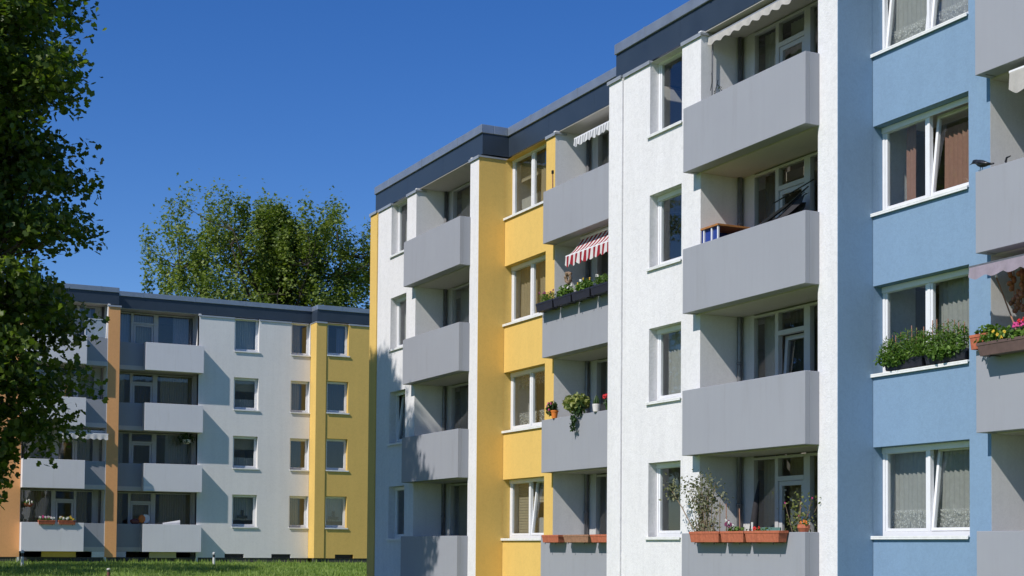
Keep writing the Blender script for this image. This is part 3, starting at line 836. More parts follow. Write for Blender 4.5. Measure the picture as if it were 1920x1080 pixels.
tree('tall dark-leaved maple rising out of the frame at the left edge', (-36.9, -13.7, ground_z(-37)), 20.2, 3.2, 4.0, 4.05, 1150, 205000, .155, MAPLE, 'maple_leaf', 5,
     .34, (.80, .36), ([0, .06, .2, .35, .5, .62, .70, .85, 1], [.55, .88, 1.0, .93, .95, 1.08, 1.05, .58, .1]), limbs=12)
tree('leafy tree standing off to the left and throwing shade on the lawn', (-54.5, -15.6, ground_z(-54)), 16.0, 3.2, 6.6, 4.2, 260, 20000, .26, SPRIG, 'maple_leaf', 9, .3, (.8, .4), ([0, .2, .5, .8, 1], [.6, .95, 1, .9, .4]))
tree('broad light-green tree fanning up behind the far block', (-92, 13.0, -.8), 22.4, 5.0, 5.6, 9.5, 1100, 150000, .25, SPRIG, 'far_leaf', 21,
     .36, (.62, .95), ([0, .3, .55, .78, .9, 1], [.95, 1.05, 1.05, 1.0, .9, .62]), limbs=24, upright=.9, shell=.1, uneven=.09)
#ENDTREES

# ------------------------------------------------------------------ loose things
def foliage(parent, c, r, n, leaf, mat, shape, seed, flat=.6, name='foliage', shell=0.0, boxy=False):
    rng = np.random.default_rng(seed)
    d = rng.normal(size=(n, 3)); d /= np.linalg.norm(d, axis=1, keepdims=True)
    q = d * (shell + (1 - shell) * rng.random((n, 1)) ** .5) * np.array(r)
    if boxy:
        q = rng.uniform(-1, 1, (n, 3)) * np.array(r); q[:, 2] *= .8 + .35 * np.sin(q[:, 0] * 17 + seed) * (q[:, 2] > 0)
    V, T = leaves_mesh(q + np.array(c), rng.normal(size=(n, 3)) * .7 + d * .4 + np.array([0, -.2, flat]), leaf, shape, rng)
    o = np_mesh(name, V, T, mat, parent); o['kind'] = 'stuff'; return o
def stems(parent, c, spread, h, n, rad, mat, seed, name='stem', lean=0.0):
    rnd = random.Random(seed); mb = MB(); tips = []
    for i in range(n):
        x = c[0] + rnd.uniform(-1, 1) * spread[0]; y = c[1] + rnd.uniform(-1, 1) * spread[1]; hh = h * rnd.uniform(.6, 1)
        dx, dy = rnd.uniform(-.35, .35) * hh + lean * hh, rnd.uniform(-.25, .25) * hh
        mb.tube([(x, y, c[2] - .02), (x + dx * .35, y + dy * .3, c[2] + hh * .5), (x + dx, y + dy, c[2] + hh)], [rad, rad * .75, rad * .4], 5)
        tips.append((x + dx, y + dy, c[2] + hh)); tips.append((x + dx * .6, y + dy * .6, c[2] + hh * .7))
    o = mb.build(name, mat, parent); o['kind'] = 'stuff'; return tips
def flowers(parent, pts, r, mat, seed):
    rnd = random.Random(seed); mb = MB()
    for p in pts:
        for k in range(5):
            a = 2 * PI * k / 5 + rnd.random(); 
            mb.blob((p[0] + math.cos(a) * r * .7, p[1] + rnd.uniform(-.3, .3) * r, p[2] + math.sin(a) * r * .7), (r * .55, r * .4, r * .55), seg=5, rings=3)
    o = mb.build('flower', mat, parent); o['kind'] = 'stuff'; return o
def trough(name, label, group, loc, L, W, H, mat, rz=0.0, brackets=True):
    t = tag(empty(name, loc, rz), label, 'flower box', group)
    mb = MB(); th = .012
    mb.taper(0, 0, 0, H - .03, L * .92, W * .78, L * .98, W * .95)
    ring_ = [(-L / 2, L / 2, -W / 2, -W / 2 + th), (-L / 2, L / 2, W / 2 - th, W / 2), (-L / 2, -L / 2 + th, -W / 2 + th, W / 2 - th), (L / 2 - th, L / 2, -W / 2 + th, W / 2 - th)]
    for a, b_, c_, d in ring_: mb.box(a, b_, c_, d, H - .045, H)
    mb.build('tub', mat, t, bevel=.004)
    m2 = MB(); m2.box(-L / 2 + .015, L / 2 - .015, -W / 2 + .015, W / 2 - .015, H - .03, H - .012); m2.build('soil', 'soil', t)
    if brackets:
        for sx in (-.32, .32):
            m3 = MB(); m3.box(sx * L - .008, sx * L + .008, -W * .42, W / 2 + .02, -.012, -.002); m3.box(sx * L - .008, sx * L + .008, -W * .42, -W * .42 + .01, -.04, -.0121)
            m3.build('bracket', 'black_metal', t)
    return t
def plant(label, loc, cat='plant', group=None, name='potted_plant'):
    return tag(empty(name, loc), label, cat, group)

# --- awnings
def awning(label, x0, x1, yb, zb, yf, zf, drop, mat, scall, vmat=None, ribs=True, arm=True, wave=.018, bar='white_frame'):
    t = tag(empty('awning', (x0, yf, zf)), label, 'awning')
    L = x1 - x0; nx = max(20, int(L / .04)); mb = MB()
    ny = 6
    for j in range(ny + 1):
        u = j / ny
        for i in range(nx + 1):
            x = L * i / nx
            mb.v.append((x, (yb - yf) * (1 - u), (zb - zf) * (1 - u) - .05 * math.sin(PI * u)))
    for j in range(ny):
        for i in range(nx):
            a = j * (nx + 1) + i; mb.f.append((a, a + nx + 1, a + nx + 2, a + 1)); mb.m.append(0)
    mb.build('cloth', mat, t, smooth=True)
    mb = MB()
    for j in range(4):
        u = j / 3
        for i in range(nx + 1):
            x = L * i / nx; sc = drop * (.72 + .28 * abs(math.sin(PI * x / scall)))
            mb.v.append((x, -.025 - .02 * u + wave * u * math.sin(x * 2 * PI / .31), -.01 - sc * u))
    for j in range(3):
        for i in range(nx):
            a = j * (nx + 1) + i; mb.f.append((a, a + nx + 1, a + nx + 2, a + 1)); mb.m.append(0)
    mb.build('valance', vmat or mat, t, smooth=True)
    mb = MB(); mb.box(-.02, L + .02, -.02, .02, -.02, .02); mb.build('front_bar', bar, t, bevel=.004)
    mb = MB(); mb.tube([(-.01, yb - yf, zb - zf + .03), (L + .01, yb - yf, zb - zf + .03)], .045, 12); mb.build('roller', bar, t, smooth=True)
    if arm:
        for xx in (.06, L - .06):
            mb = MB(); mb.tube([(xx, yb - yf, zb - zf - .05), (xx + .12, (yb - yf) * .5, (zb - zf) * .5 - .09), (xx, 0, -.02)], .014, 6); mb.build('arm', bar, t)
    return t
awning('red and white striped awning let down over the flower-lined balcony', -29.90, -27.30, .80, 7.24, .40, 6.80, .27, 'red_awning', .27)
awning('small white striped awning at the top floor beside the yellow wall', -30.25, -27.30, 1.15, 9.86, .80, 9.70, .21, 'white_stripe_awning', .22, arm=False)
awning('rolled-up cream awning with scalloped valance under the dark roof edge', -23.72, -20.20, .30, 10.02, .17, 9.98, .16, 'cream_awning', .30, arm=False, bar='cap_metal')
awning('beige awning with white hem at the right edge above the bird', -16.22, -13.1, 1.3, 7.22, .50, 7.20, .36, 'cream_awning', .40, 'cream_awning', arm=False)
awning('lilac awning over the onion strings at the right edge', -16.70, -13.1, 1.30, 4.44, .15, 4.30, .20, 'lilac_awning', .34, arm=False, bar='pipe_metal')
t = awning('white scalloped awning on the far block beside the orange pillar', 0, 2.1, .5, .12, 0, 0, .26, 'white_awning', .27, 'white_awning', arm=False)
t.location = (-66.25, -4.95, 4.93); t.rotation_euler = (0, 0, PI / 2)

# awning crank rods
t = tag(empty('crank_rod', (-23.70, .22, 8.62)), 'thin dark crank rod hanging at the left of the top white balcony', 'rod')
mb = MB(); mb.tube([(0, 0, 0), (0, .01, 1.33)], .014, 6); mb.build('rod', 'pipe_metal', t)
mb = MB(); mb.box(-.03, .03, -.02, .02, 1.3, 1.36); mb.build('hook', 'black_metal', t)
t = tag(empty('crank_rod', (-16.66, .62, 3.25)), 'slim dark rod slanting down from the lilac awning', 'rod')
mb = MB(); mb.tube([(.45, 0, .0), (.0, .0, .96)], .012, 6); mb.build('rod', 'worn_wood', t)
mb = MB(); mb.tube([(.02, 0, .93), (-.03, 0, 1.06)], .022, 6); mb.build('hook', 'white_frame', t)

# --- black troughs with herbs on the red-awning balcony
xs = [(-31.00, -30.16), (-30.13, -29.27), (-29.24, -28.40), (-28.37, -27.55)]
where = ['black flower box at the left end of the row under the striped awning', 'black flower box second from the left in the row under the striped awning',
         'black flower box third from the left in the row under the striped awning', 'black flower box at the right end of the row beside the white wall']
pl = ['low grassy herbs with dark blooms in the leftmost black box', 'bushy green herbs with white blooms in the second black box', 'green plants with an orange bloom in the third black box', 'light green grassy plants in the black box next to the white wall']
for i, (a, b_) in enumerate(xs):
    trough('flower_box', where[i], 'black flower boxes under the striped awning', ((a + b_) / 2, .262, 5.63), b_ - a, .20, .205, 'black_plastic')
    p = plant(pl[i], ((a + b_) / 2, .262, 5.82), group='plants in the black flower boxes')
    foliage(p, (0, 0, .10), (.38, .12, .15 + .04 * (i == 1)), 420, .085, 'plant_leaf', LANCE if i in (0, 3) else OVAL, 60 + i)
    stems(p, (0, 0, 0), (.3, .06), .26, 14, .004, 'stem_green', 70 + i)
    rnd = random.Random(80 + i)
    m_ = ['petal_purple', 'petal_white', 'petal_yellow', 'petal_white'][i]
    flowers(p, [(rnd.uniform(-.3, .3), rnd.uniform(-.1, 0), rnd.uniform(.12, .26)) for _ in range((6, 9, 4, 3)[i])], .028, m_, 90 + i)
t = tag(empty('wreath', (-29.75, .36, 6.02)), 'round dried flower wreath standing on a stick above the black boxes', 'wreath')
mb = MB(); rg = random.Random(4)
for k in range(22):
    a = 2 * PI * k / 22; mb.blob((.11 * math.cos(a), rg.uniform(-.02, .02), .26 + .11 * math.sin(a)), rg.uniform(.028, .05), seg=6, rings=4)
mb.build('dried_flowers', 'wreath_straw', t)
mb = MB(); mb.tube([(0, 0, -.18), (0, 0, .16)], .007, 5); mb.build('stick', 'stake_wood', t)
t = tag(empty('ornament', (-29.05, .30, 5.84)), 'small white pinwheel ornament among the plants of the black boxes', 'ornament')
mb = MB()
for k in range(5):
    a = 2 * PI * k / 5; mb.add([(0, 0, .2), (.09 * math.cos(a), .01, .2 + .09 * math.sin(a)), (.09 * math.cos(a + .7), -.02, .2 + .09 * math.sin(a + .7)), (.04 * math.cos(a + .3), .015, .2 + .04 * math.sin(a + .3))], [(0, 1, 2), (0, 2, 3), (0, 3, 1), (1, 3, 2)])
mb.build('blades', 'toy_white', t)
mb = MB(); mb.tube([(0, 0, -.02), (0, 0, .2)], .006, 5); mb.build('stick', 'white_frame', t)

# --- balcony below: pots on the parapet
t = tag(empty('flower_pot', (-30.50, .43, 3.077)), 'small orange pot at the left corner of the balcony parapet', 'flower pot')
mb = MB(); mb.lathe(0, 0, [(.062, 0), (.085, .15), (.095, .15), (.097, .185), (.088, .185), (.084, .165)], 16); mb.build('pot', 'orange_pot', t, smooth=False)
mb = MB(); mb.lathe(0, 0, [(.08, .15), (.08, .168)], 12); mb.build('soil', 'soil', t)
p = plant('leafy plant with small pink blooms growing in the orange pot', (-30.52, .43, 3.24))
foliage(p, (-.09, 0, .07), (.20, .13, .19), 330, .08, 'dark_leaf', OVAL, 101); flowers(p, [(-.13, -.1, .2), (-.22, -.08, .14), (.03, -.1, .18), (-.05, -.12, .04)], .024, 'petal_pink', 5); stems(p, (0, 0, -.07), (.04, .04), .2, 7, .005, 'stem_green', 6)
t = tag(empty('flower_pot', (-29.38, .46, 3.077)), 'dark pot almost hidden by a spreading plant at the middle of the parapet', 'flower pot')
mb = MB(); mb.lathe(0, 0, [(.08, 0), (.12, .2), (.135, .2), (.135, .235), (.12, .235)], 16); mb.build('pot', 'black_plastic', t)
mb = MB(); mb.lathe(0, 0, [(.11, .19), (.11, .22)], 12); mb.build('soil', 'soil', t)
p = plant('wide variegated plant with a trailing vine hanging down the grey balcony', (-29.38, .46, 3.28))
foliage(p, (-.06, -.02, .07), (.46, .26, .22), 560, .115, 'varieg_leaf', OVAL, 102, .2)
foliage(p, (.16, -.08, -.06), (.20, .12, .20), 170, .09, 'dark_leaf', OVAL, 103, .1)
foliage(p, (.03, -.16, -.38), (.11, .05, .26), 120, .085, 'dark_leaf', OVAL, 104, .0, 'vine'); stems(p, (0, 0, -.1), (.06, .05), .3, 10, .006, 'stem_green', 8)
t = tag(empty('flower_pot', (-28.52, .43, 3.077)), 'small white pot with a pointed cactus on the grey parapet', 'flower pot')
mb = MB(); mb.lathe(0, 0, [(.075, 0), (.092, .14), (.092, .17), (.08, .17)], 16); mb.build('pot', 'white_ceramic', t)
mb = MB(); mb.lathe(0, 0, [(.075, .13), (.075, .155)], 12); mb.build('soil', 'soil', t)
p = plant('dark pointed cactus standing in the small white pot', (-28.52, .43, 3.23), 'cactus', name='cactus')
mb = MB(); n_ = 10
for z, r in ((0, .05), (.05, .075), (.11, .065), (.17, .04), (.22, .012)):
    for k in range(2 * n_):
        a = PI * k / n_; rr = r * (1 if k % 2 else .8); mb.v.append((rr * math.cos(a), rr * math.sin(a), z))
for i in range(4):
    for k in range(2 * n_): mb.f.append((i * 20 + k, i * 20 + (k + 1) % 20, i * 20 + 20 + (k + 1) % 20, i * 20 + 20 + k)); mb.m.append(0)
mb.build('body', 'dark_leaf', p)
t = tag(empty('flower_pot', (-28.08, .50, 3.077)), 'green pot with bright red bloom partly hidden by the white wall', 'flower pot')
mb = MB(); mb.lathe(0, 0, [(.07, 0), (.09, .14), (.095, .16)], 14); mb.build('pot', 'dark_leaf', t)
p = plant('bright red geranium beside the white wall on the parapet', (-28.08, .48, 3.22))
foliage(p, (0, 0, .03), (.15, .1, .09), 90, .07, 'dark_leaf', OVAL, 105); flowers(p, [(-.1, -.05, .16), (-.03, -.06, .17), (.06, -.05, .17)], .045, 'petal_red', 7); stems(p, (0, 0, -.05), (.04, .04), .2, 6, .004, 'stem_green', 9)
# --- bottom row of the yellow section: three worn boxes
for a, b_, mat_, lab in ((-30.60, -29.78, 'terracotta', 'reddish weathered flower box at the left of three below the yellow section'), (-29.55, -28.38, 'worn_wood', 'long brownish flower box in the middle of three below the yellow section'),
                         (-28.30, -27.40, 'terracotta', 'reddish flower box ending behind the white wall strip')):
    trough('flower_box', lab, 'empty weathered boxes on the lowest yellow-section balcony', ((a + b_) / 2, .26, .155), b_ - a, .20, .175, mat_)

# --- white section, lowest balcony: three terracotta boxes and what grows in them
for i, (a, b_) in enumerate(((-23.32, -22.34), (-22.30, -21.58), (-21.55, -20.54))):
    trough('flower_box', ['terracotta flower box holding the tall thin shrub', 'short terracotta flower box with a white chip between two longer ones', 'long terracotta flower box at the right of three on the lowest balcony'][i],
           'terracotta flower boxes on the lowest white-section balcony', ((a + b_) / 2, -.425, .150), b_ - a, .21, .20, 'terracotta')
p = plant('tall thin-leaved shrub spreading from the left terracotta box', (-22.95, -.40, .335), 'shrub', name='shrub')
tips = stems(p, (0, 0, 0), (.26, .05), .95, 26, .008, 'dry_stem', 12)
mb = MB(); mb.tube([(-.35, 0, .0), (-.75, -.05, .5), (-1.10, -.08, .86)], [.012, .009, .005], 6); mb.tube([(.45, 0, 0), (.47, 0, .55)], .009, 5); mb.build('branch', 'dry_stem', p)
rng = np.random.default_rng(55)
pts = np.array(tips * 16) + rng.normal(0, .09, (len(tips) * 16, 3))
pts = np.concatenate([pts, np.array([-1.05, -.08, .84]) + rng.normal(0, .11, (70, 3)), np.array([-.86, -.06, .72]) + rng.normal(0, .06, (20, 3)), np.array([-.12, 0, .98]) + rng.normal(0, .09, (50, 3))])
V, T = leaves_mesh(pts, rng.normal(size=pts.shape) + np.array([0, -.3, .4]), .062, OVAL, rng)
np_mesh('foliage', V, T, 'grey_leaf', p)['kind'] = 'stuff'
foliage(p, (-.05, 0, .12), (.55, .10, .22), 420, .055, 'grey_leaf', OVAL, 57)
p = plant('low plants with purple-red blooms in the short terracotta box', (-21.95, -.42, .335))
foliage(p, (0, 0, .04), (.33, .09, .07), 150, .06, 'plant_leaf', OVAL, 58); flowers(p, [(-.25, -.05, .14), (-.16, -.06, .18), (-.07, -.05, .13), (-.2, -.02, .1)], .035, 'petal_purple', 11); flowers(p, [(-.19, -.09, .21), (-.1, -.09, .17), (.02, -.08, .12)], .022, 'petal_white', 12)
mb = MB(); mb.tube([(.12, 0, -.02), (.1, 0, .42)], .01, 5); mb.tube([(-.30, 0, -.02), (-.31, 0, .52)], .009, 5); mb.build('stake', 'stake_wood', p)
p = plant('dark red seedlings and a pink marker in the long terracotta box', (-21.1, -.42, .335))
foliage(p, (-.1, 0, .03), (.36, .08, .05), 60, .05, 'plant_leaf', OVAL, 59); flowers(p, [(-.26, -.02, .05), (-.16, 0, .05)], .04, 'petal_red', 13)
mb = MB(); mb.box(-.36, -.32, -.02, -.005, -.02, .17); mb.build('marker', 'white_ceramic', p)
t = tag(empty('flower_pot', (-20.62, -.05, -.58)), 'tall clay pot with a twiggy bush behind the right end of the parapet', 'flower pot')
mb = MB(); mb.lathe(0, 0, [(.14, 0), (.2, .36), (.22, .36), (.22, .42), (.19, .42)], 16); mb.build('pot', 'terracotta', t)
mb = MB(); mb.lathe(0, 0, [(.18, .36), (.18, .40)], 12); mb.build('soil', 'soil', t)
p = plant('twiggy bush with pinkish blooms in front of the balcony door', (-20.62, -.05, -.18), 'shrub', name='shrub')
tips = stems(p, (0, 0, 0), (.08, .06), 1.15, 12, .009, 'dry_stem', 15)
pts = np.array(tips * 11) + np.random.default_rng(5).normal(0, .09, (len(tips) * 11, 3)); rng = np.random.default_rng(66)
V, T = leaves_mesh(pts, rng.normal(size=pts.shape) + np.array([0, -.3, .4]), .06, OVAL, rng); np_mesh('foliage', V, T, 'olive_leaf', p)['kind'] = 'stuff'
flowers(p, [tuple(q) for q in np.array(tips)[::4]], .016, 'petal_pink', 16)
t = tag(empty('flower_pot', (-20.28, -.20, .327)), 'round clay pot with orange blooms at the right corner of the parapet', 'flower pot')
mb = MB(); mb.lathe(0, 0, [(.07, 0), (.11, .07), (.10, .13), (.085, .13)], 14); mb.build('pot', 'terracotta', t)
p = plant('tiny orange blooms in the round clay pot at the corner', (-20.25, -.2, .44)); foliage(p, (0, 0, .03), (.11, .07, .05), 60, .045, 'plant_leaf', OVAL, 61); flowers(p, [(.03, -.04, .07), (.08, -.03, .05), (-.04, -.05, .05)], .025, 'orange_pot', 17)
# chair and folded umbrella inside
t = tag(empty('garden_chair', (-22.45, .55, -.86), .3), 'green garden chair with slatted back on the lowest balcony', 'chair')
mb = MB(); mb.box(-.22, .22, -.22, .2, .42, .45); mb.build('seat', 'teal_plastic', t, bevel=.006)
for k in range(6):
    mb = MB(); x = -.18 + k * .072; mb.box(x - .018, x + .018, .215, .232, .5, 1.22); mb.build('back_slat', 'teal_plastic', t)
mb = MB(); mb.box(-.23, .23, .205, .24, 1.2, 1.30); mb.box(-.24, -.205, .20, .24, .45, 1.2); mb.box(.205, .24, .20, .24, .45, 1.2); mb.build('back_frame', 'teal_plastic', t, bevel=.006)
for sx, sy in ((-1, -1), (1, -1), (-1, 1), (1, 1)):
    mb = MB(); mb.tube([(sx * .2, sy * .19, .42), (sx * .23, sy * .23, 0)], .016, 6); mb.build('leg', 'teal_plastic', t)
t = tag(empty('parasol', (-22.95, .55, -.725)), 'closed dark parasol leaning against the loggia glazing', 'parasol')
mb = MB(); mb.tube([(0, 0, 0), (.10, .04, .9), (.2, .1, 1.5)], .018, 8); mb.build('pole', 'black_metal', t)
mb = MB(); mb.tube([(.06, .03, .72), (.11, .045, 1.0), (.17, .07, 1.6), (.22, .1, 2.05)], [.025, .09, .06, .012], 10); mb.build('canopy', 'dark_fabric', t, smooth=True)

# --- white section, third floor: shelf and folded dark sunshade
t = tag(empty('shelf', (-23.42, .36, 5.825 - 1.05)), 'blue-sided shelf with orange wooden top against the loggia wall', 'shelf')
mb = MB(); mb.box(-.28, .30, -.40, .36, 1.40, 1.44); mb.build('top', 'orange_wood', t, bevel=.004)
mb = MB(); mb.box(-.26, -.235, -.38, .34, 0, 1.399); mb.box(-.234, .28, .32, .34, 0, 1.399); mb.build('side_panel', 'blue_panel', t)
mb = MB(); mb.box(-.234, .28, -.345, -.33, 0, 1.398); mb.build('front_panel', 'blue_panel', t)
for xx, yy in ((-.21, -.38), (.26, -.38), (.05, -.38)):
    mb = MB(); mb.box(xx, xx + .03, yy, yy + .03, 0, 1.399); mb.build('post', 'white_frame', t)
mb = MB(); mb.box(-.233, .27, -.36, .31, .72, .745); mb.build('shelf_board', 'orange_wood', t)
t = tag(empty('sunshade', (-22.95, .22, 5.84)), 'collapsed black sunshade lying slanted along the grey parapet', 'sunshade')
rg = random.Random(9)
mb = MB(); mb.tube([(0, 0, 0), (.45, .12, .14), (1.1, .4, .52), (1.55, .55, .80)], [.02, .045, .03, .012], 8); mb.build('pole', 'black_metal', t)
mb = MB()
N = 14; K = 9
for i in range(N):
    u = i / (N - 1)
    for k in range(K):
        w_ = k / (K - 1)
        x = .1 + 1.35 * u; sp = .05 + .34 * u
        mb.v.append((x + .06 * math.sin(5 * w_ + 3 * u), .08 + .45 * u + .06 * math.sin(14 * w_) * (.3 + u), .02 + .55 * u + sp * (w_ - .75) + .05 * math.sin(9 * u + 6 * w_) - (.10 * u * (1 if k % 3 == 0 else 0))))
for i in range(N - 1):
    for k in range(K - 1): mb.f.append((i * K + k, (i + 1) * K + k, (i + 1) * K + k + 1, i * K + k + 1)); mb.m.append(0)
mb.build('cloth', 'dark_fabric', t)
mb = MB(); mb.tube([(.78, .34, .62), (1.62, .62, .92)], .012, 6); mb.tube([(.8, .3, .2), (1.35, .5, .55)], .008, 5); mb.tube([(.5, .2, .05), (1.5, .5, .7)], .008, 5); mb.build('rib', 'black_metal', t)
# --- white section top: wire plant stand
t = tag(empty('wire_trellis', (-23.1, .02, 8.575)), 'thin wire trellis with small leaves on the top balcony', 'trellis')
mb = MB()
for pts_ in ([(-.18, 0, 0), (-.2, 0, .22), (-.1, 0, .42)], [(.1, 0, 0), (.0, 0, .2), (-.14, 0, .36)], [(-.05, 0, 0), (.12, 0, .16)], [(-.36, 0, .28), (-.3, 0, .45), (-.32, 0, .62)]): mb.tube(pts_, .007, 5)
mb.build('wire', 'black_metal', t); foliage(t, (-.08, 0, .16), (.2, .05, .16), 40, .05, 'dark_leaf', OVAL, 77)
t = tag(empty('broom', (-30.78, .50, 8.58)), 'short dark broom handle sticking up behind the yellow-section parapet', 'broom')
mb = MB(); mb.tube([(0, 0, -.9), (-.03, 0, .42)], .016, 7); mb.build('handle', 'worn_wood', t)
mb = MB(); mb.box(-.055, -.005, -.02, .02, .38, .46); mb.build('grip', 'black_metal', t)

# --- blue section window sill: two black boxes with tomato-like plants
for i, (a, b_) in enumerate(((-19.28, -18.34), (-18.31, -17.38))):
    trough('flower_box', ['black flower box on the left half of the blue-section window sill', 'black flower box on the right half of the blue-section window sill'][i], 'black flower boxes on the window sill', ((a + b_) / 2, .77, 3.03), b_ - a, .17, .17, 'black_plastic', brackets=False)
    p = plant(['dense green staked seedlings in front of the left window sash', 'dense green staked seedlings in front of the right window sash'][i], ((a + b_) / 2, .755, 3.18), group='seedlings on the window sill')
    foliage(p, (-.03, -.04, .17), (.50, .12, .20), 1700, .09, 'plant_leaf', LANCE, 120 + i, .3, boxy=True); foliage(p, (0, -.03, .42), (.44, .08, .10), 110, .07, 'plant_leaf', LANCE, 126 + i, .3)
    foliage(p, (-.05 - .2 * (1 - i), -.08, .02), (.42, .11, .12), 320, .08, 'plant_leaf', OVAL, 130 + i, .3)
    stems(p, (0, 0, 0), (.4, .05), .42, 22, .006, 'stem_green', 140 + i)
    rg = random.Random(150 + i); mb = MB()
    for k in range(7): x = -.38 + k * .125 + rg.uniform(-.03, .03); mb.tube([(x, .02, -.05), (x + rg.uniform(-.02, .02), .02, rg.uniform(.42, .58))], .008, 5)
    o = mb.build('stake', 'stake_wood', p)
# --- blue section second floor balcony: clay pot, brown box, onions
t = trough('flower_box', 'square clay planter at the left corner of the blue-section balcony', None, (-16.72, .42, 3.085), .34, .24, .22, 'terracotta', brackets=False)
p = plant('trailing green plant with reddish leaves in the square clay planter', (-16.66, .42, 3.28)); foliage(p, (.05, 0, .05), (.26, .14, .12), 300, .075, 'plant_leaf', OVAL, 160); foliage(p, (.12, -.1, -.05), (.1, .06, .12), 60, .06, 'olive_leaf', OVAL, 161)
t = trough('flower_box', 'long brown flower box with mixed blooms at the right edge of the picture', None, (-15.85, .22, 2.93), 1.4, .22, .20, 'brown_plastic')
p = plant('yellow, pink and green blooms filling the long brown box', (-15.85, .22, 3.11)); foliage(p, (-.15, 0, .07), (.68, .14, .13), 700, .075, 'plant_leaf', OVAL, 162)
flowers(p, [(-.28, -.1, .10), (-.2, -.1, .05), (-.12, -.12, .12), (-.38, -.08, .16)], .024, 'petal_yellow', 18); flowers(p, [(.04, -.08, .20), (.12, -.1, .2), (.2, -.1, .2), (.3, -.1, .15)], .04, 'petal_pink', 19); flowers(p, [(.16, -.12, .24), (.25, -.12, .25)], .03, 'petal_red', 20)
t = tag(empty('onion_strings', (-16.22, .72, 4.25)), 'thick brown strings of onions hanging under the lilac awning', 'onion strings')
rg = random.Random(31)
for sx in (-.17, -.02, .13, .27):
    mb = MB()
    for k in range(15):
        z = -.02 - k * .042; mb.blob((sx + rg.uniform(-.05, .05), rg.uniform(-.05, .05), z), (rg.uniform(.032, .05),) * 2 + (rg.uniform(.035, .05),), seg=7, rings=5)
    mb.tube([(sx, 0, .1), (sx, 0, -.5)], .008, 5); mb.build('onion_string', 'onion_skin', t)

# --- bird
t = tag(empty('starling', (-16.76, .43, 5.828)), 'dark glossy bird perched on the corner of the grey balcony', 'bird')
mb = MB()
prof = [(.205, .150, .006), (.175, .155, .018), (.15, .165, .032), (.115, .16, .036), (.08, .145, .040), (.03, .118, .055), (-.03, .095, .056), (-.09, .078, .042), (-.14, .068, .026), (-.2, .056, .018), (-.26, .048, .012)]
mb.tube([(-a, 0, z) for a, z, r in prof], [r for a, z, r in prof], 12)
mb.build('body', 'feather_black', t, smooth=True)
mb = MB(); mb.tube([(-.195, 0, .150), (-.255, 0, .138)], [.009, .001], 6); mb.build('beak', 'beak', t)
for s_ in (-1, 1):
    mb = MB(); mb.tube([(-.06, s_ * .042, .135), (.03, s_ * .058, .105), (.13, s_ * .042, .075), (.21, s_ * .015, .060)], [.02, .034, .022, .004], 8); mb.build('wing', 'feather_black', t, smooth=True)
    mb = MB(); mb.tube([(-.01, s_ * .02, .07), (.005, s_ * .02, .035), (-.005, s_ * .02, .0)], [.010, .005, .004], 6); mb.tube([(-.035, s_ * .026, .003), (.02, s_ * .02, .003)], .0035, 5); mb.build('leg', 'beak', t)
t = tag(empty('hook', (-16.28, .5, 5.826)), 'small black bent hook on the parapet right of the bird', 'hook')
mb = MB(); mb.tube([(-.02, 0, -.0), (-.05, 0, .05), (-.03, 0, .1), (.05, 0, .11)], [.014, .018, .016, .008], 7); mb.build('hook', 'black_metal', t)

# --- far block things
for i, (a, b_) in enumerate(((-5.78, -5.06), (-4.93, -4.20))):
    trough('flower_box', ['red flower box left of two on the far lowest balcony', 'red flower box right of two on the far lowest balcony'][i], 'flower boxes on the far lowest balcony', (-66.14, (a + b_) / 2, .90), b_ - a, .22, .18, 'terracotta', PI / 2)
    p = plant(['pale pink blooms in the left far flower box', 'yellowish blooms in the right far flower box'][i], (-66.14, (a + b_) / 2, 1.07), group='plants in the far flower boxes')
    p.rotation_euler = (0, 0, PI / 2)
    foliage(p, (0, 0, .06), (.36, .12, .10), 140, .09, 'plant_leaf', OVAL, 170 + i); rnd = random.Random(i)
    flowers(p, [(rnd.uniform(-.3, .3), rnd.uniform(-.12, .05), rnd.uniform(.06, .18)) for _ in range(9)], .04, ['petal_pink', 'petal_yellow'][i], 21 + i); flowers(p, [(rnd.uniform(-.3, .3), -.1, rnd.uniform(.06, .16)) for _ in range(6)], .045, 'petal_white', 25 + i)
t = tag(empty('hanging_basket', (-66.7, -6.1, 1.66)), 'hanging flower basket beside the orange wall of the far block', 'basket')
mb = MB(); mb.lathe(0, 0, [(.10, 0), (.2, .1), (.22, .16)], 12); mb.build('bowl', 'terracotta', t)
mb = MB(); mb.tube([(0, 0, .2), (0, 0, 1.05)], .006, 4); mb.build('chain', 'black_metal', t)
p = plant('pale blooms spilling from the basket by the orange wall', (-66.7, -6.1, 1.80)); foliage(p, (0, 0, .03), (.26, .26, .12), 120, .1, 'plant_leaf', OVAL, 180); flowers(p, [(.15, -.1, .1), (.2, .1, .06), (.1, 0, .14), (.22, 0, 0)], .05, 'petal_white', 30)
t = tag(empty('hanging_basket', (-67.5, .98, 4.72)), 'white hanging pot at the second floor of the far grey section', 'hanging pot')
mb = MB(); mb.lathe(0, 0, [(.12, 0), (.2, .12), (.21, .2)], 14); mb.build('bowl', 'white_ceramic', t)
mb = MB(); mb.tube([(0, 0, .2), (0, 0, .75)], .006, 4); mb.build('chain', 'black_metal', t)
p = plant('spiky dark plant in the white hanging pot', (-67.5, .98, 4.95)); foliage(p, (0, 0, .02), (.42, .42, .26), 260, .2, 'dark_leaf', LANCE, 181, .2)
t = tag(empty('cloth', (-67.50, .25, 1.0)), 'white cloth draped over the lowest parapet of the far grey section', 'cloth')
mb = MB(); N = 12
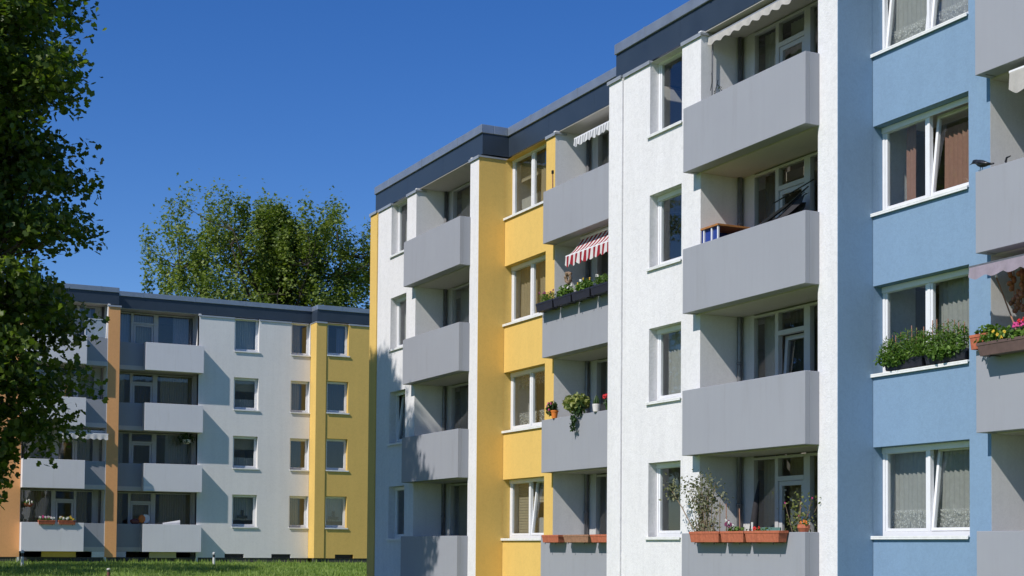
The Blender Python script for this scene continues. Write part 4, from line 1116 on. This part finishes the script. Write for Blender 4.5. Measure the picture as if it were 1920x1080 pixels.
for i in range(N + 1):
    u = i / N - .5
    for k in range(5): mb.v.append(((.05, .10, .17, .20, .21)[k] - .27, u * .8, (.10 + .08 * u, .12 + .14 * u, .12 + .14 * u, .04, -.04 + .02 * math.sin(i))[k]))
for i in range(N):
    for k in range(4): mb.f.append((i * 5 + k, i * 5 + k + 1, i * 5 + k + 6, i * 5 + k + 5)); mb.m.append(0)
o = mb.build('fabric', 'white_cloth', t, smooth=True); t.location.x = -67.10
t = tag(empty('toy_bundle', (-67.55, -1.12, .96)), 'red and white beach things heaped behind the far parapet', 'beach things')
mb = MB(); mb.blob((0, -.2, .15), (.14, .22, .14), jit=.1, rng=random.Random(1)); mb.build('bag', 'red_brown', t)
mb = MB(); mb.blob((.03, .1, .26), (.06, .17, .2)); mb.build('ball', 'orange_pot', t, smooth=True)
mb = MB(); mb.tube([(0, .27, .28), (.03, .27, .28)], .2, 18); mb.tube([(-.02, .27, .28), (0, .27, .28)], .17, 18); mb.build('disc', 'toy_white', t)
t = tag(empty('wind_screen', (-66.28, -3.82, 9.237)), 'clear acrylic wind screen on the top balcony by the orange pillar', 'wind screen')
mb = MB(); mb.box(-.01, .0, .0, .90, .02, .80); mb.build('sheet', 'acrylic', t)
mb = MB(); mb.box(-.02, .02, -.03, .01, -.02, .86); mb.box(-.015, .012, .011, .92, .801, .83); mb.build('frame', 'white_frame', t)
t.location = (-66.62, -3.84, 9.24)
# garden lights on the lawn
for (x, y, zt, lab, c_) in ((-62.0, .85, -.24, 'short white lawn light in front of the pale grey wall', 'light_post'), (-60.0, -7.28, -.20, 'short white lawn light at the left in front of the orange wall', 'light_post'),
                            (-50.5, -5.85, -.76, 'low red-brown post standing in the shaded lawn', 'red_brown')):
    g_ = ground_z(x); t = tag(empty('lawn_light' if c_ == 'light_post' else 'lawn_post', (x, y, g_)), lab, 'garden light' if c_ == 'light_post' else 'post', 'garden lights on the lawn' if c_ == 'light_post' else None)
    H_ = zt - g_
    mb = MB(); mb.lathe(0, 0, [(.06, -.05), (.055, H_ * .6)], 12); mb.build('post', c_, t, smooth=False)
    mb = MB(); mb.lathe(0, 0, [(.045, H_ * .6 + .001), (.045, H_ * .82)], 12); mb.build('lens', 'black_metal' if c_ == 'light_post' else 'dark_gap', t)
    mb = MB(); mb.lathe(0, 0, [(.06, H_ * .82 + .001), (.065, H_ * .95), (.02, H_)], 12); mb.build('head', c_ if c_ == 'light_post' else 'white_ceramic', t)
